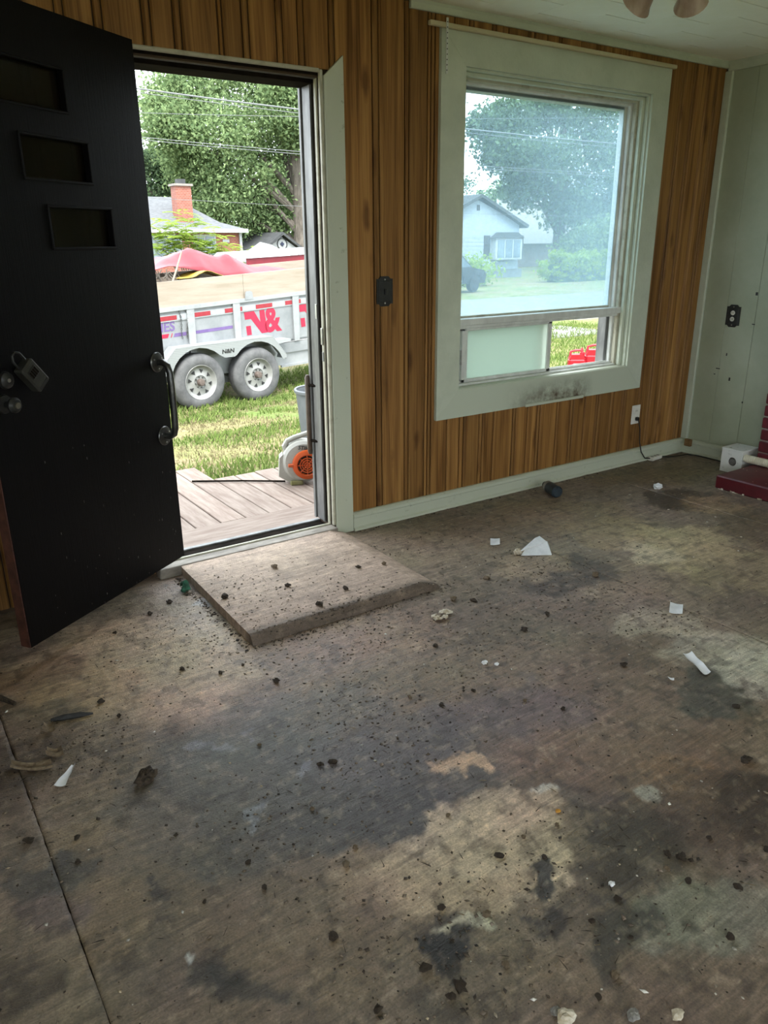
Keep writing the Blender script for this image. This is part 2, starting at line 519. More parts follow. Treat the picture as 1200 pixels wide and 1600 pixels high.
# threshold
THR = pm('worn_threshold', (.13, .11, .09, 1), (.30, .27, .23, 1), 18, .7, .2, stretch=(.4, 1, 1))
fb('threshold', THR, DO0, DO1, 3.232, 3.30, -.01, .046, .004)
fb('threshold', IVORY, DO0, DO1, 3.302, 3.318, -.01, .052, .003)
fb('threshold', DARKWOOD, DO0, DO1, 3.318, 3.42, -.01, .032, .003)
fb('threshold', ALU, DO0, DO1, 3.42, 3.45, -.01, .04, .003)
# strike plates
fb('strike_plate', CHROME, 1.885, 1.889, 3.298, 3.316, .98, 1.06, .002)
fb('strike_plate', CHROME, 1.885, 1.889, 3.346, 3.361, 1.10, 1.17, .002)
fb('strike_plate', ALU, 1.889, 1.893, 3.298, 3.316, .90, .945, .002)
# grab bar on the outer edge
gb = MB().tube([(1.880 + fx, 3.458 - YW, z) for z in (.40, .415, .60, .80, .815)], [.008, .0135, .0135, .0135, .008], 12).build('grab_bar', pm('brown_grip', (.055, .035, .022, 1), (.10, .07, .05, 1), 20, .5, .1), fr, True)
for z in (.475, .765):
    MB().tube([(1.880 + fx, 3.458 - YW, z), (1.905 + fx, 3.385 - YW, z)], .008, 8).build('bracket', DARKWOOD, gb)
# casing board, mitred at its top for a head board that is gone
t = MB().prism([(1.912, .0), (2.011, .0), (2.011, 2.222), (1.912, 2.135)], 'y', YW - .016, YW - .0005).build('trim_5', SAGE_DIRTY)
tag(t, 'pale green casing board with mitred top beside the doorway', 'casing', kind='structure')

# ---------------------------------------------------------------- front door leaf, folded back into the room
HX, HY = 1.07, 3.215
DA = math.radians(-145.97)
DL, DT = .915, .044
ZB, ZT = .098, 2.166
door = empty('door_1', (HX, HY, ZB), DA)
tag(door, 'black painted front door with three stepped lights standing open', 'door', kind='structure')
# local: +x from hinge to free edge, +y = face towards the room (painted outer face at y = 0)
BLK = pm('black_door_paint', (0.0012, 0.0011, 0.0014, 1), (0.0035, 0.003, 0.004, 1), 30, 0.5, 0.12, stretch=(6, 1, .15), spec=.12)
REDEDGE = pm('red_brown_edge', (0.035, 0.010, 0.006, 1), (0.09, 0.030, 0.020, 1), 22, 0.6, .2)
lites = [(.378, .698, 1.866, 2.008), (.300, .620, 1.650, 1.793), (.218, .538, 1.434, 1.579)]
slab = MB()
xs = sorted({0, DL - .004} | {q for l in lites for q in l[:2]})
zs = sorted({ZB, ZT} | {q for l in lites for q in l[2:]})
for i in range(len(xs) - 1):
    for j in range(len(zs) - 1):
        cx, cz = (xs[i] + xs[i + 1]) / 2, (zs[j] + zs[j + 1]) / 2
        if any(l[0] < cx < l[1] and l[2] < cz < l[3] for l in lites):
            continue
        slab.box(xs[i], xs[i + 1], -DT, 0, zs[j] - ZB, zs[j + 1] - ZB)
sl = slab.build('slab', BLK, door)
bm = bmesh.new(); bm.from_mesh(sl.data)
bmesh.ops.remove_doubles(bm, verts=bm.verts, dist=1e-5)
seen = {}
for f in bm.faces:
    seen.setdefault(tuple(sorted(v.index for v in f.verts)), []).append(f)
bmesh.ops.delete(bm, geom=[f for k in seen.values() if len(k) > 1 for f in k], context='FACES')
bmesh.ops.recalc_face_normals(bm, faces=bm.faces)
bm.to_mesh(sl.data); bm.free()
MB().box(DL - .004, DL, -DT, -.001, 0, ZT - ZB, .001).build('edge_band', REDEDGE, door)
def glass_mat(name, dirt, tint=(0.9, 0.95, 0.92), fac_lo=.05, fac_hi=.3, sc=3.0):
    """clear pane with a film of dust: the film scatters what light reaches it"""
    m, nt, b = new_mat(name)
    nt.nodes.remove(b)
    L = nt.links.new
    out = nt.nodes['Material Output']
    tr = N(nt, 'ShaderNodeBsdfTransparent'); tr.inputs[0].default_value = (*tint, 1)
    tl = N(nt, 'ShaderNodeBsdfTranslucent'); tl.inputs[0].default_value = (*dirt, 1)
    df = N(nt, 'ShaderNodeBsdfDiffuse'); df.inputs[0].default_value = (*dirt, 1)
    gl = N(nt, 'ShaderNodeBsdfGlossy'); gl.inputs['Roughness'].default_value = .05
    m1 = N(nt, 'ShaderNodeMixShader'); m1.inputs[0].default_value = .2
    L(tl.outputs[0], m1.inputs[1]); L(df.outputs[0], m1.inputs[2])
    m2 = N(nt, 'ShaderNodeMixShader')
    m3 = N(nt, 'ShaderNodeMixShader')
    L(tr.outputs[0], m3.inputs[1]); L(gl.outputs[0], m3.inputs[2]); m3.inputs[0].default_value = .04
    L(m3.outputs[0], m2.inputs[1]); L(m1.outputs[0], m2.inputs[2])
    L(m2.outputs[0], out.inputs[0])
    return m, nt, m2.inputs[0]
DGLASS, _nt, _fac = glass_mat('dull_lite_glass', (.05, .045, .03), (.45, .43, .36))
_fac.default_value = .45
for (a, b, c, d) in lites:
    c -= ZB; d -= ZB
    pn = MB().box(a - .004, b + .004, -.03, -.025, c - .004, d + .004).build('lite_pane', DGLASS, door)
    w = .009
    fm = MB()
    for q in ((a, b, c, c + w), (a, b, d - w, d), (a, a + w, c + w, d - w), (b - w, b, c + w, d - w)):
        fm.box(q[0], q[1], -.022, .004, q[2], q[3], .002)
    fm.build('lite_frame', BLK, door)
# grab handle near the hinge side
hz0, hz1, hu = .674 - ZB, .987 - ZB, .05
pts = [(hu, 0, hz1), (hu, .03, hz1), (hu, .05, hz1 - .012), (hu, .058, hz1 - .04)] + [(hu, .06, hz1 - .04 - (hz1 - hz0 - .08) * k / 4) for k in range(1, 4)] + [(hu, .058, hz0 + .04), (hu, .05, hz0 + .012), (hu, .03, hz0), (hu, 0, hz0)]
STEEL = pm('dull_steel', (.06, .06, .06, 1), (.13, .13, .125, 1), 18, .3, metal=.85)
hd = MB().tube(pts, .0145, 12).build('handle', STEEL, door, True)
for z in (hz0, hz1):
    MB().lathe([(0, .007), (.024, .007), (.039, .004), (.042, 0)], (hu, .0, z), (0, 1, 0), 20).build('flange', STEEL, hd, True)
    for k in range(3):
        an = 2 * PI * k / 3 + .5
        MB().lathe([(0, .009), (.003, .008), (.004, .005)], (hu + .027 * math.cos(an), 0, z + .027 * math.sin(an)), (0, 1, 0), 8).build('screw', CHROME, hd)
# knob and deadbolt near the free edge
kz, ku = .962 - ZB, .85
kb = MB().lathe([(.0, .062), (.018, .06), (.026, .05), (.024, .04), (.012, .034), (.011, .012), (.030, .008), (.032, 0)], (ku, 0, kz), (0, 1, 0), 24).build('knob', BLACK_MET, door, True)
MB().lathe([(0, .065), (.010, .0645), (.011, .060)], (ku, 0, kz), (0, 1, 0), 16).build('knob_core', pm('dull_core', (.07, .06, .045, 1), (.10, .09, .07, 1), 20, .5), kb)
db = MB().lathe([(0, .018), (.016, .018), (.026, .012), (.029, 0)], (.828, 0, 1.037 - ZB), (0, 1, 0), 24).build('deadbolt', BLACK_MET, door, True)
MB().lathe([(0, .02), (.006, .02), (.007, .017)], (.828, 0, 1.037 - ZB), (0, 1, 0), 12).build('key_cylinder', CHROME, db)
kick = MB()
for k in range(44):
    u_, z_ = random.uniform(.02, DL - .03), abs(random.gauss(0, .35))
    if z_ > 1.3: continue
    w_ = random.uniform(.001, .004)
    kick.box(u_, u_ + w_, 0, .0008, z_, z_ + random.uniform(.002, .01))
kick.build('paint_fleck', pm('dull_fleck', (.05, .05, .045, 1), (.11, .11, .10, 1), 40, .7), door)['kind'] = 'stuff'
# key lock box hung from the knob
Md = Matrix.Translation((HX, HY, ZB)) @ Matrix.Rotation(DA, 4, 'Z')
lb = empty('lock_box')
lb.matrix_world = Md @ Matrix.Translation((.742, .03, 1.042 - ZB)) @ Matrix.Rotation(math.radians(40), 4, 'Y')
tag(lb, 'small grey key lock box hanging tilted on the black door', 'lock box')
GREYB = pm('lockbox_grey', (.02, .02, .017, 1), (.034, .034, .029, 1), 25, .5, .1)
bd = MB().box(-.032, .032, -.024, .02, -.052, .052, .006).build('body', GREYB, lb)
fp = MB().box(-.018, .022, .019, .0235, .0, .034, .002).build('dial_panel', BLACK_MET, lb)
for k in range(4):
    MB().box(-.014 + k * .009, -.008 + k * .009, .0228, .026, .004, .03, .001).build('dial', DARKWOOD, fp)
MB().box(-.024, .024, .0195, .0215, -.046, -.036, .0005).build('nameplate', BLACK_MET, lb)
MB().tube([(-.02, 0, .05), (-.02, 0, .085), (-.008, 0, .1), (.008, 0, .1), (.02, 0, .085), (.02, 0, .05)], .004, 8).build('shackle', BLACK_MET, lb, True)

# ---------------------------------------------------------------- window
win = empty('window_1', ((WO0 + WO1) / 2, YW, .5))
tag(win, 'large dusty picture window with sliding panes below', 'window', kind='structure')
wx, wz = -(WO0 + WO1) / 2, -.5
def wb_(name, mat, x0, x1, y0, y1, z0, z1, c=.002, parent=win):
    return MB().box(x0 + wx, x1 + wx, y0 - YW, y1 - YW, z0 + wz, z1 + wz, c).build(name, mat, parent)
MOULD, _mt, _mb = new_mat('mould_stained_sage_paint')
_tc = N(_mt, 'ShaderNodeTexCoord'); _sx = N(_mt, 'ShaderNodeSeparateXYZ'); _ns = N(_mt, 'ShaderNodeTexNoise')
_ns.inputs['Scale'].default_value = 13; _ns.inputs['Detail'].default_value = 8; _ns.inputs['Roughness'].default_value = .7
_mt.links.new(_tc.outputs['Object'], _sx.inputs[0]); _mt.links.new(_tc.outputs['Object'], _ns.inputs['Vector'])
def _mmr(src, a, b_):
    q = N(_mt, 'ShaderNodeMapRange'); q.inputs[1].default_value = a; q.inputs[2].default_value = b_
    _mt.links.new(src, q.inputs[0]); return q.outputs[0]
def _mul(a, b_):
    q = N(_mt, 'ShaderNodeMath', operation='MULTIPLY'); _mt.links.new(a, q.inputs[0]); _mt.links.new(b_, q.inputs[1]); return q.outputs[0]
_mk = _mul(_mul(_mmr(_sx.outputs[0], -.38, .0), _mmr(_sx.outputs[0], .40, .28)), _mul(_mmr(_sx.outputs[2], .17, .07), _mmr(_ns.outputs['Fac'], .34, .60)))
_mx = N(_mt, 'ShaderNodeMix', data_type='RGBA')
_mx.inputs[6].default_value = (.46, .50, .40, 1); _mx.inputs[7].default_value = (.075, .05, .028, 1)
_mt.links.new(_mk, _mx.inputs[0]); _mt.links.new(_mx.outputs[2], _mb.inputs['Base Color'])
_mb.inputs['Roughness'].default_value = .6
CO0, CO1, COB, COT = 2.555, 4.272, .524, 2.407
g = .0008
for pts in ([(CO0, COB), (CO1, COB), (WO1, WOB - g), (WO0, WOB - g)], [(CO0, COT), (CO1, COT), (WO1, WOT + g), (WO0, WOT + g)],
            [(CO0, COB + g), (WO0, WOB), (WO0, WOT), (CO0, COT - g)], [(CO1, COB + g), (WO1, WOB), (WO1, WOT), (CO1, COT - g)]):
    MB().prism([(p[0] + wx, p[1] + wz) for p in pts], 'y', -.020, -.0005).build('casing', MOULD if pts[0][1] < 1 and pts[1][1] < 1 and pts[1][0] == CO1 else SAGE, win)
wb_('apron_strip', SAGE_DIRTY, 3.22, 3.72, YW - .03, YW - .0205, COB - .004, COB + .014, .003)
# liners through the wall
wb_('liner', SAGE, WO0 - .001, WO0 + .012, YW - .004, YW + .16, WOB, WOT)
wb_('liner', SAGE, WO1 - .012, WO1 + .001, YW - .004, YW + .16, WOB, WOT)
wb_('liner', SAGE, WO0, WO1, YW - .004, YW + .16, WOT - .012, WOT + .001)
wb_('sill', SAGE_DIRTY, WO0, WO1, YW - .012, YW + .16, WOB - .02, WOB + .004, .003)
# stepped stops on the right and the head
for k, (dx, y0, y1) in enumerate(((.026, YW + .02, YW + .045), (.044, YW + .045, YW + .075), (.060, YW + .075, YW + .10), (.084, YW + .10, YW + .168))):
    mm = (SAGE, IVORY, ALU_LIGHT, ALU_MID)[k]
    if k == 3:  # stop colour split by light: brightened behind the pane, darkened in open daylight
        wb_('stop', ALU_LIGHT, WO1 - .012 - dx, WO1 - .012, y0, y1 - .03, 1.03, WOT - .012, .003)
        wb_('stop', ALU, WO1 - .012 - dx, WO1 - .012, y0, y1, WOB + .004, 1.028, .003)
    else:
        wb_('stop', mm, WO1 - .012 - dx, WO1 - .012, y0, y1, WOB + .004, WOT - .012, .003)
    wb_('stop', mm, WO0 + .012, WO0 + .012 + dx * .6, y0, y1, WOB + .004, WOT - .012, .003)
    wb_('stop', mm, WO0 + .012, WO1 - .012 - dx, y0, y1, WOT - .012 - dx * .75, WOT - .012, .003)
wb_('mullion', ALU_LIGHT, WO0 + .012, WO1 - .03, YW + .04, YW + .085, 1.012, 1.05, .004)
wb_('mullion', ALU_LIGHT, WO0 + .012, WO1 - .03, YW + .05, YW + .12, .995, 1.02, .003)
wb_('glazing_bead', IVORY, WO0 + .012, WO1 - .1, YW + .085, YW + .115, 1.045, 1.062, .003)
wb_('track', ALU_LIGHT, WO0 + .012, WO1 - .05, YW + .04, YW + .135, WOB + .004, WOB + .016, .002)
wb_('track', ALU_LIGHT, WO0 + .012, WO1 - .06, YW + .062, YW + .068, WOB + .016, WOB + .03, .001)
wb_('track', ALU_LIGHT, WO0 + .012, WO1 - .06, YW + .098, YW + .104, WOB + .016, WOB + .03, .001)
# big upper pane
m, nt, fac = glass_mat('dusty_pane', (0.33, 0.455, 0.53), (0.82, 0.915, 0.96))
L = nt.links.new
tc = N(nt, 'ShaderNodeTexCoord')
n1 = N(nt, 'ShaderNodeTexNoise'); n1.inputs['Scale'].default_value = 2.2; n1.inputs['Detail'].default_value = 5
n2 = N(nt, 'ShaderNodeTexNoise'); n2.inputs['Scale'].default_value = 70; n2.inputs['Detail'].default_value = 4; n2.inputs['Roughness'].default_value = .7
L(tc.outputs['Object'], n1.inputs['Vector']); L(tc.outputs['Object'], n2.inputs['Vector'])
sx = N(nt, 'ShaderNodeSeparateXYZ'); L(tc.outputs['Object'], sx.inputs[0])
gx = N(nt, 'ShaderNodeMapRange'); gx.inputs[1].default_value = -.35; gx.inputs[2].default_value = .55; gx.inputs[3].default_value = 0; gx.inputs[4].default_value = .13
gz = N(nt, 'ShaderNodeMapRange'); gz.inputs[1].default_value = 1.35; gz.inputs[2].default_value = .55; gz.inputs[3].default_value = 0; gz.inputs[4].default_value = .09
L(sx.outputs[0], gx.inputs[0]); L(sx.outputs[2], gz.inputs[0])
def mathn(op, a, b):
    q = N(nt, 'ShaderNodeMath', operation=op)
    for i, s in enumerate((a, b)):
        if isinstance(s, (int, float)): q.inputs[i].default_value = s
        else: L(s, q.inputs[i])
    return q.outputs[0]
f = mathn('ADD', mathn('MULTIPLY', mathn('SUBTRACT', n1.outputs['Fac'], .5), .18), mathn('MULTIPLY', mathn('SUBTRACT', n2.outputs['Fac'], .5), .30))
f = mathn('ADD', mathn('ADD', f, .15), mathn('ADD', gx.outputs[0], gz.outputs[0]))
f = mathn('MAXIMUM', mathn('MINIMUM', f, .42), .03)
L(f, fac)
MB().box(WO0 + .02 + wx, WO1 - .09 + wx, .100, .104, 1.05 + wz, WOT - .06 + wz).build('picture_pane', m, win)
# sliding sash at the lower left, frosted
sash = empty('slider_sash'); sash.parent = win
m2, nt2, fac2 = glass_mat('frosted_pane', (0.66, 0.71, 0.65), (0.75, 0.8, 0.76))
fac2.default_value = .82
ys0, ys1 = YW + .058, YW + .078
wb_('stile', ALU_LIGHT, 2.79, 2.812, ys0, ys1, WOB + .018, .998, .002, sash)
wb_('stile', ALU_LIGHT, 2.812, 2.835, ys0 + .004, ys1, WOB + .018, .998, .002, sash)
wb_('stile', ALU_LIGHT, 3.462, 3.492, ys0, ys1, WOB + .018, .998, .002, sash)
wb_('sash_rail', ALU_LIGHT, 2.79, 3.492, ys0, ys1, WOB + .018, WOB + .036, .002, sash)
wb_('sash_rail', ALU_LIGHT, 2.79, 3.492, ys0, ys1, .982, .998, .002, sash)
wb_('pane', m2, 2.83, 3.466, YW + .067, YW + .070, WOB + .03, .99, 0, sash)
wb_('latch', CHROME, 2.775, 2.785, ys0 - .01, ys0 + .01, .80, .88, .002, sash)
sash2 = empty('outer_sash'); sash2.parent = win
wb_('stile', ALU_LIGHT, 3.40, 3.43, YW + .095, YW + .11, WOB + .018, .998, .002, sash2)
wb_('stile', ALU_LIGHT, 2.735, 2.76, YW + .095, YW + .11, WOB + .018, .998, .002, sash2)
wb_('sash_rail', ALU_LIGHT, 2.735, 3.43, YW + .095, YW + .11, WOB + .018, WOB + .034, .002, sash2)
m3, nt3, fac3 = glass_mat('outer_dusty_pane', (0.4, 0.46, 0.44), (0.8, 0.86, 0.84))
fac3.default_value = .35
wb_('pane', m3, 2.755, 3.405, YW + .101, YW + .104, WOB + .03, .99, 0, sash2)
# batten for a lost blind, perforated strap
t = MB().box(2.47, 4.285, YW - .044, YW - .0205, 2.392, 2.412, .003).build('blind_batten', BATTEN)
tag(t, 'thin bare wood batten fixed above the window casing', 'batten')
st = MB()
st.box(2.560, 2.572, YW - .0475, YW - .0445, 2.20, 2.43)
t = st.build('metal_strap', ALU_LIGHT)
tag(t, 'perforated metal strap hanging at the top left window corner', 'strap')
for k in range(10):
    MB().lathe([(0, .0006), (.003, .0006), (.003, 0)], (2.566, YW - .0476, 2.215 + k * .022), (0, -1, 0), 8).build('hole', BLACK_MET, t)

# ---------------------------------------------------------------- floor
def floor_mat():
    m, nt, b = new_mat('stained_plywood')
    L = nt.links.new
    at_ = N(nt, 'ShaderNodeVertexColor', layer_name='stain_light')
    wt = N(nt, 'ShaderNodeVertexColor', layer_name='wet')
    tc = N(nt, 'ShaderNodeTexCoord')
    mp = N(nt, 'ShaderNodeMapping'); mp.inputs['Scale'].default_value = (5.5, 70, 1)
    mp.inputs['Rotation'].default_value = (0, 0, -.12)
    L(tc.outputs['Object'], mp.inputs[0])
    gr = N(nt, 'ShaderNodeTexNoise'); gr.inputs['Scale'].default_value = 1.0; gr.inputs['Detail'].default_value = 3; gr.inputs['Distortion'].default_value = 1.3
    L(mp.outputs[0], gr.inputs['Vector'])
    ns = N(nt, 'ShaderNodeTexNoise'); ns.inputs['Scale'].default_value = 38; ns.inputs['Detail'].default_value = 8; ns.inputs['Roughness'].default_value = .72
    L(tc.outputs['Object'], ns.inputs['Vector'])
    sp = N(nt, 'ShaderNodeTexNoise'); sp.inputs['Scale'].default_value = 190; sp.inputs['Detail'].default_value = 3
    L(tc.outputs['Object'], sp.inputs['Vector'])
    def mr(src, a, b_, lo=.25, hi=.75):
        q = N(nt, 'ShaderNodeMapRange')
        q.inputs[1].default_value = lo; q.inputs[2].default_value = hi; q.inputs[3].default_value = a; q.inputs[4].default_value = b_
        L(src, q.inputs[0]); return q.outputs[0]
    def mm(op, a, b_):
        q = N(nt, 'ShaderNodeMath', operation=op)
        for i, s in enumerate((a, b_)):
            if isinstance(s, (int, float)): q.inputs[i].default_value = s
            else: L(s, q.inputs[i])
        return q.outputs[0]
    mpb = N(nt, 'ShaderNodeMapping'); mpb.inputs['Scale'].default_value = (3.0, 30, 1)
    mpb.inputs['Rotation'].default_value = (0, 0, -.05)
    L(tc.outputs['Object'], mpb.inputs[0])
    gb_ = N(nt, 'ShaderNodeTexNoise'); gb_.inputs['Scale'].default_value = 1.0; gb_.inputs['Detail'].default_value = 4; gb_.inputs['Distortion'].default_value = 2.2
    L(mpb.outputs[0], gb_.inputs['Vector'])
    k = mm('MULTIPLY', mr(gb_.outputs['Fac'], .80, 1.20, .3, .7), mm('MULTIPLY', mm('MULTIPLY', mr(gr.outputs['Fac'], .74, 1.26), mr(ns.outputs['Fac'], .6, 1.4)), mr(sp.outputs['Fac'], .72, 1.28)))
    vm = N(nt, 'ShaderNodeVectorMath', operation='SCALE')
    L(at_.outputs['Color'], vm.inputs[0]); L(k, vm.inputs[3])
    L(vm.outputs[0], b.inputs['Base Color'])
    sw = N(nt, 'ShaderNodeSeparateColor'); L(wt.outputs['Color'], sw.inputs[0])
    L(mm('ADD', sw.outputs[0], mr(ns.outputs['Fac'], -.08, .08)), b.inputs['Roughness'])
    b.inputs['Specular IOR Level'].default_value = .55
    bp = N(nt, 'ShaderNodeBump'); bp.inputs['Strength'].default_value = .8; bp.inputs['Distance'].default_value = .007
    hh = mm('ADD', mm('MULTIPLY', gr.outputs['Fac'], .45), mm('ADD', ns.outputs['Fac'], mm('MULTIPLY', sp.outputs['Fac'], .35)))
    L(hh, bp.inputs['Height']); L(bp.outputs[0], b.inputs['Normal'])
    return m
FLOOR = floor_mat()
STAINS_SHEEN = [
(1.23,1.82,0.55,-0.38,-1.10,-1.57,104,84,66,0.55,0.50),(0.67,2.54,2.21,-0.72,-1.69,-2.41,152,130,106,0.75,0.45),(0.41,2.51,3.90,-0.94,-4.07,-5.80,140,112,86,0.60,0.40),
(1.01,2.77,4.45,-1.83,-2.22,-3.15,140,124,108,0.50,0.50),(1.46,2.35,2.04,-1.30,-2.11,-2.99,122,100,80,0.50,0.50),(0.94,1.53,1.98,-1.26,-2.21,-3.18,74,70,69,0.80,0.18),
(0.95,1.76,1.70,-0.97,-2.39,-3.43,84,80,79,0.50,0.30),(0.54,1.64,3.07,-1.26,-3.40,-4.88,84,77,72,0.50,0.35),(0.29,1.30,4.46,-1.53,-4.07,-5.88,88,76,68,0.45,0.45),
(0.75,1.79,3.44,-1.63,-3.22,-4.62,84,80,78,0.55,0.30),(1.53,1.56,3.22,-2.98,-3.95,-5.64,86,78,78,0.50,0.35),(0.54,1.76,4.46,-1.71,-4.35,-6.24,92,84,78,0.50,0.40),
(1.32,1.54,2.99,-2.48,-2.92,-4.18,84,72,70,0.45,0.40),(0.97,1.37,3.16,-2.23,-5.18,-7.45,66,62,62,0.55,0.15),(1.07,1.13,3.12,-2.76,-3.54,-5.10,156,138,116,0.85,0.20),
(1.28,1.14,4.40,-4.47,-4.73,-6.79,152,134,110,0.70,0.25),(0.89,1.16,3.44,-2.59,-4.80,-6.92,132,112,92,0.60,0.30),(1.22,1.41,10.95,-9.09,-14.35,-20.59,170,142,110,0.75,0.30),
(0.89,0.97,10.66,-9.14,-12.93,-18.66,172,166,152,0.75,0.40),(0.70,1.05,3.29,-2.24,-5.91,-8.54,112,92,74,0.40,0.50),(0.82,0.94,10.20,-8.40,-11.29,-16.31,30,26,27,0.90,0.20),
(0.80,0.88,19.23,-16.36,-17.78,-25.69,34,30,29,0.80,0.30),(0.86,1.05,22.31,-17.67,-16.03,-23.12,48,42,42,0.70,0.30),(1.08,0.99,16.98,-16.69,-7.82,-11.27,50,46,47,0.85,0.20),
(1.02,0.87,22.84,-23.39,-17.14,-24.73,44,36,32,0.70,0.30),(1.43,1.11,9.70,-11.03,-7.99,-11.47,70,66,68,0.70,0.30),(1.36,1.01,4.51,-5.25,-5.00,-7.18,66,54,42,0.65,0.40),
(1.69,0.90,2.86,-4.33,-3.82,-5.49,72,56,42,0.70,0.40),(1.67,1.11,2.16,-2.79,-3.32,-4.76,98,76,58,0.50,0.50),(1.39,0.91,5.04,-6.40,-5.92,-8.52,62,52,42,0.60,0.40),
(1.39,0.70,3.68,-5.58,-4.25,-6.13,108,106,94,0.65,0.35),(1.15,0.72,7.84,-9.97,-4.83,-6.97,56,52,46,0.75,0.35),(1.21,0.86,9.94,-11.73,-10.21,-14.72,60,54,50,0.60,0.40),
(1.37,1.20,12.41,-12.80,-15.42,-22.14,160,158,150,0.60,0.40),(1.55,1.04,14.12,-17.94,-15.80,-22.69,150,148,140,0.50,0.50),(1.17,0.58,3.89,-5.72,-8.18,-11.83,96,80,64,0.50,0.40),
(2.15,1.24,3.49,-5.14,-4.93,-7.04,62,64,56,0.70,0.35),(2.45,1.37,2.62,-4.02,-3.06,-4.36,150,142,128,0.55,0.40),(2.42,1.23,4.17,-6.91,-4.47,-6.37,158,150,138,0.50,0.40),  # whitish patch in this row paints window sheen into the floor colour
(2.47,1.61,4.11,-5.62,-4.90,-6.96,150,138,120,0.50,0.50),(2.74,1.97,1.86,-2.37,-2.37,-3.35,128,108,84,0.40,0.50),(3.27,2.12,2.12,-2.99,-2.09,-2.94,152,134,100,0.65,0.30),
(3.04,2.13,4.53,-5.93,-5.07,-7.14,160,146,122,0.60,0.35),(3.26,1.83,2.74,-4.34,-2.16,-3.04,128,114,84,0.55,0.40),(3.82,2.07,2.75,-4.56,-2.36,-3.30,90,74,52,0.50,0.40),
(2.53,2.21,3.36,-3.63,-2.85,-4.02,62,50,42,0.75,0.40),(2.47,2.39,3.95,-3.89,-4.18,-5.89,140,120,95,0.50,0.50),(3.13,2.45,2.19,-2.62,-2.79,-3.91,140,118,84,0.50,0.40),
(3.11,2.84,1.62,-1.70,-2.43,-3.40,112,92,60,0.50,0.50),(3.88,2.60,2.97,-4.12,-3.02,-4.21,52,38,26,0.80,0.30),(4.11,3.06,1.28,-1.63,-2.49,-3.44,96,78,48,0.50,0.50),
(3.91,2.40,2.70,-4.04,-4.28,-5.97,138,112,80,0.50,0.50),(2.58,2.84,1.85,-1.64,-3.05,-4.28,98,80,56,0.50,0.50),(2.14,2.93,3.10,-2.26,-2.66,-3.73,112,98,80,0.50,0.50),
(1.88,2.38,4.73,-3.69,-3.01,-4.26,96,80,66,0.50,0.50),(1.85,2.01,3.73,-3.30,-3.64,-5.17,88,72,60,0.50,0.50),(2.24,1.90,2.93,-3.20,-3.87,-5.49,96,78,62,0.50,0.50),
(2.12,1.60,4.66,-5.58,-4.89,-6.96,84,66,50,0.50,0.50),(0.12,1.69,9.12,-1.81,-8.96,-12.90,66,62,60,0.75,0.30),(0.07,1.57,12.30,-2.28,-8.20,-11.84,92,76,80,0.50,0.40),
(0.16,2.16,9.55,-1.70,-4.38,-6.28,70,56,44,0.60,0.40),(0.27,2.16,9.09,-2.00,-6.26,-8.98,74,58,44,0.60,0.50),(0.23,1.42,8.87,-2.54,-5.68,-8.20,118,98,76,0.50,0.50),
(0.24,1.76,12.48,-3.11,-6.33,-9.11,116,98,74,0.50,0.50),(0.54,1.24,4.44,-2.23,-4.70,-6.78,104,88,70,0.50,0.50),(0.36,1.47,18.30,-6.41,-24.89,-35.87,40,36,36,0.70,0.35),
(0.59,1.49,9.36,-4.35,-10.37,-14.93,70,66,62,0.50,0.50),(0.40,1.11,8.86,-4.03,-16.28,-23.54,52,50,48,0.65,0.35),(0.38,1.16,17.66,-7.56,-19.67,-28.43,48,46,44,0.50,0.40),
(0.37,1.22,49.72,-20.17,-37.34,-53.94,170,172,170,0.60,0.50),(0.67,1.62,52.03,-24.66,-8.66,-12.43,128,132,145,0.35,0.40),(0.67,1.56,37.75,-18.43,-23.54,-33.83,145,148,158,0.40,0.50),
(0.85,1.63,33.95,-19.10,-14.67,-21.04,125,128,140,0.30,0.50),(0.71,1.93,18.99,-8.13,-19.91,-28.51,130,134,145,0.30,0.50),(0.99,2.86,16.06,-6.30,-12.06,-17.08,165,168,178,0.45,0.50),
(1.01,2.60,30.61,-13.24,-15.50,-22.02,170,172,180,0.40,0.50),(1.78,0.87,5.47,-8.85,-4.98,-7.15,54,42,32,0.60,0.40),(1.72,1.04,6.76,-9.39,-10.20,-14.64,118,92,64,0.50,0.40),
(1.54,1.34,3.00,-3.14,-6.01,-8.60,110,90,74,0.40,0.50),(0.56,1.03,8.13,-4.83,-9.85,-14.23,100,86,68,0.40,0.50),(0.95,0.76,5.90,-6.28,-9.87,-14.27,104,88,70,0.50,0.50),
(0.31,2.65,6.70,-1.33,-6.19,-8.83,100,80,62,0.50,0.50),(0.00,1.41,11.73,-1.93,-6.60,-9.54,70,58,48,0.55,0.40),(0.70,0.85,10.33,-8.18,-21.44,-31.01,60,56,52,0.50,0.50)]

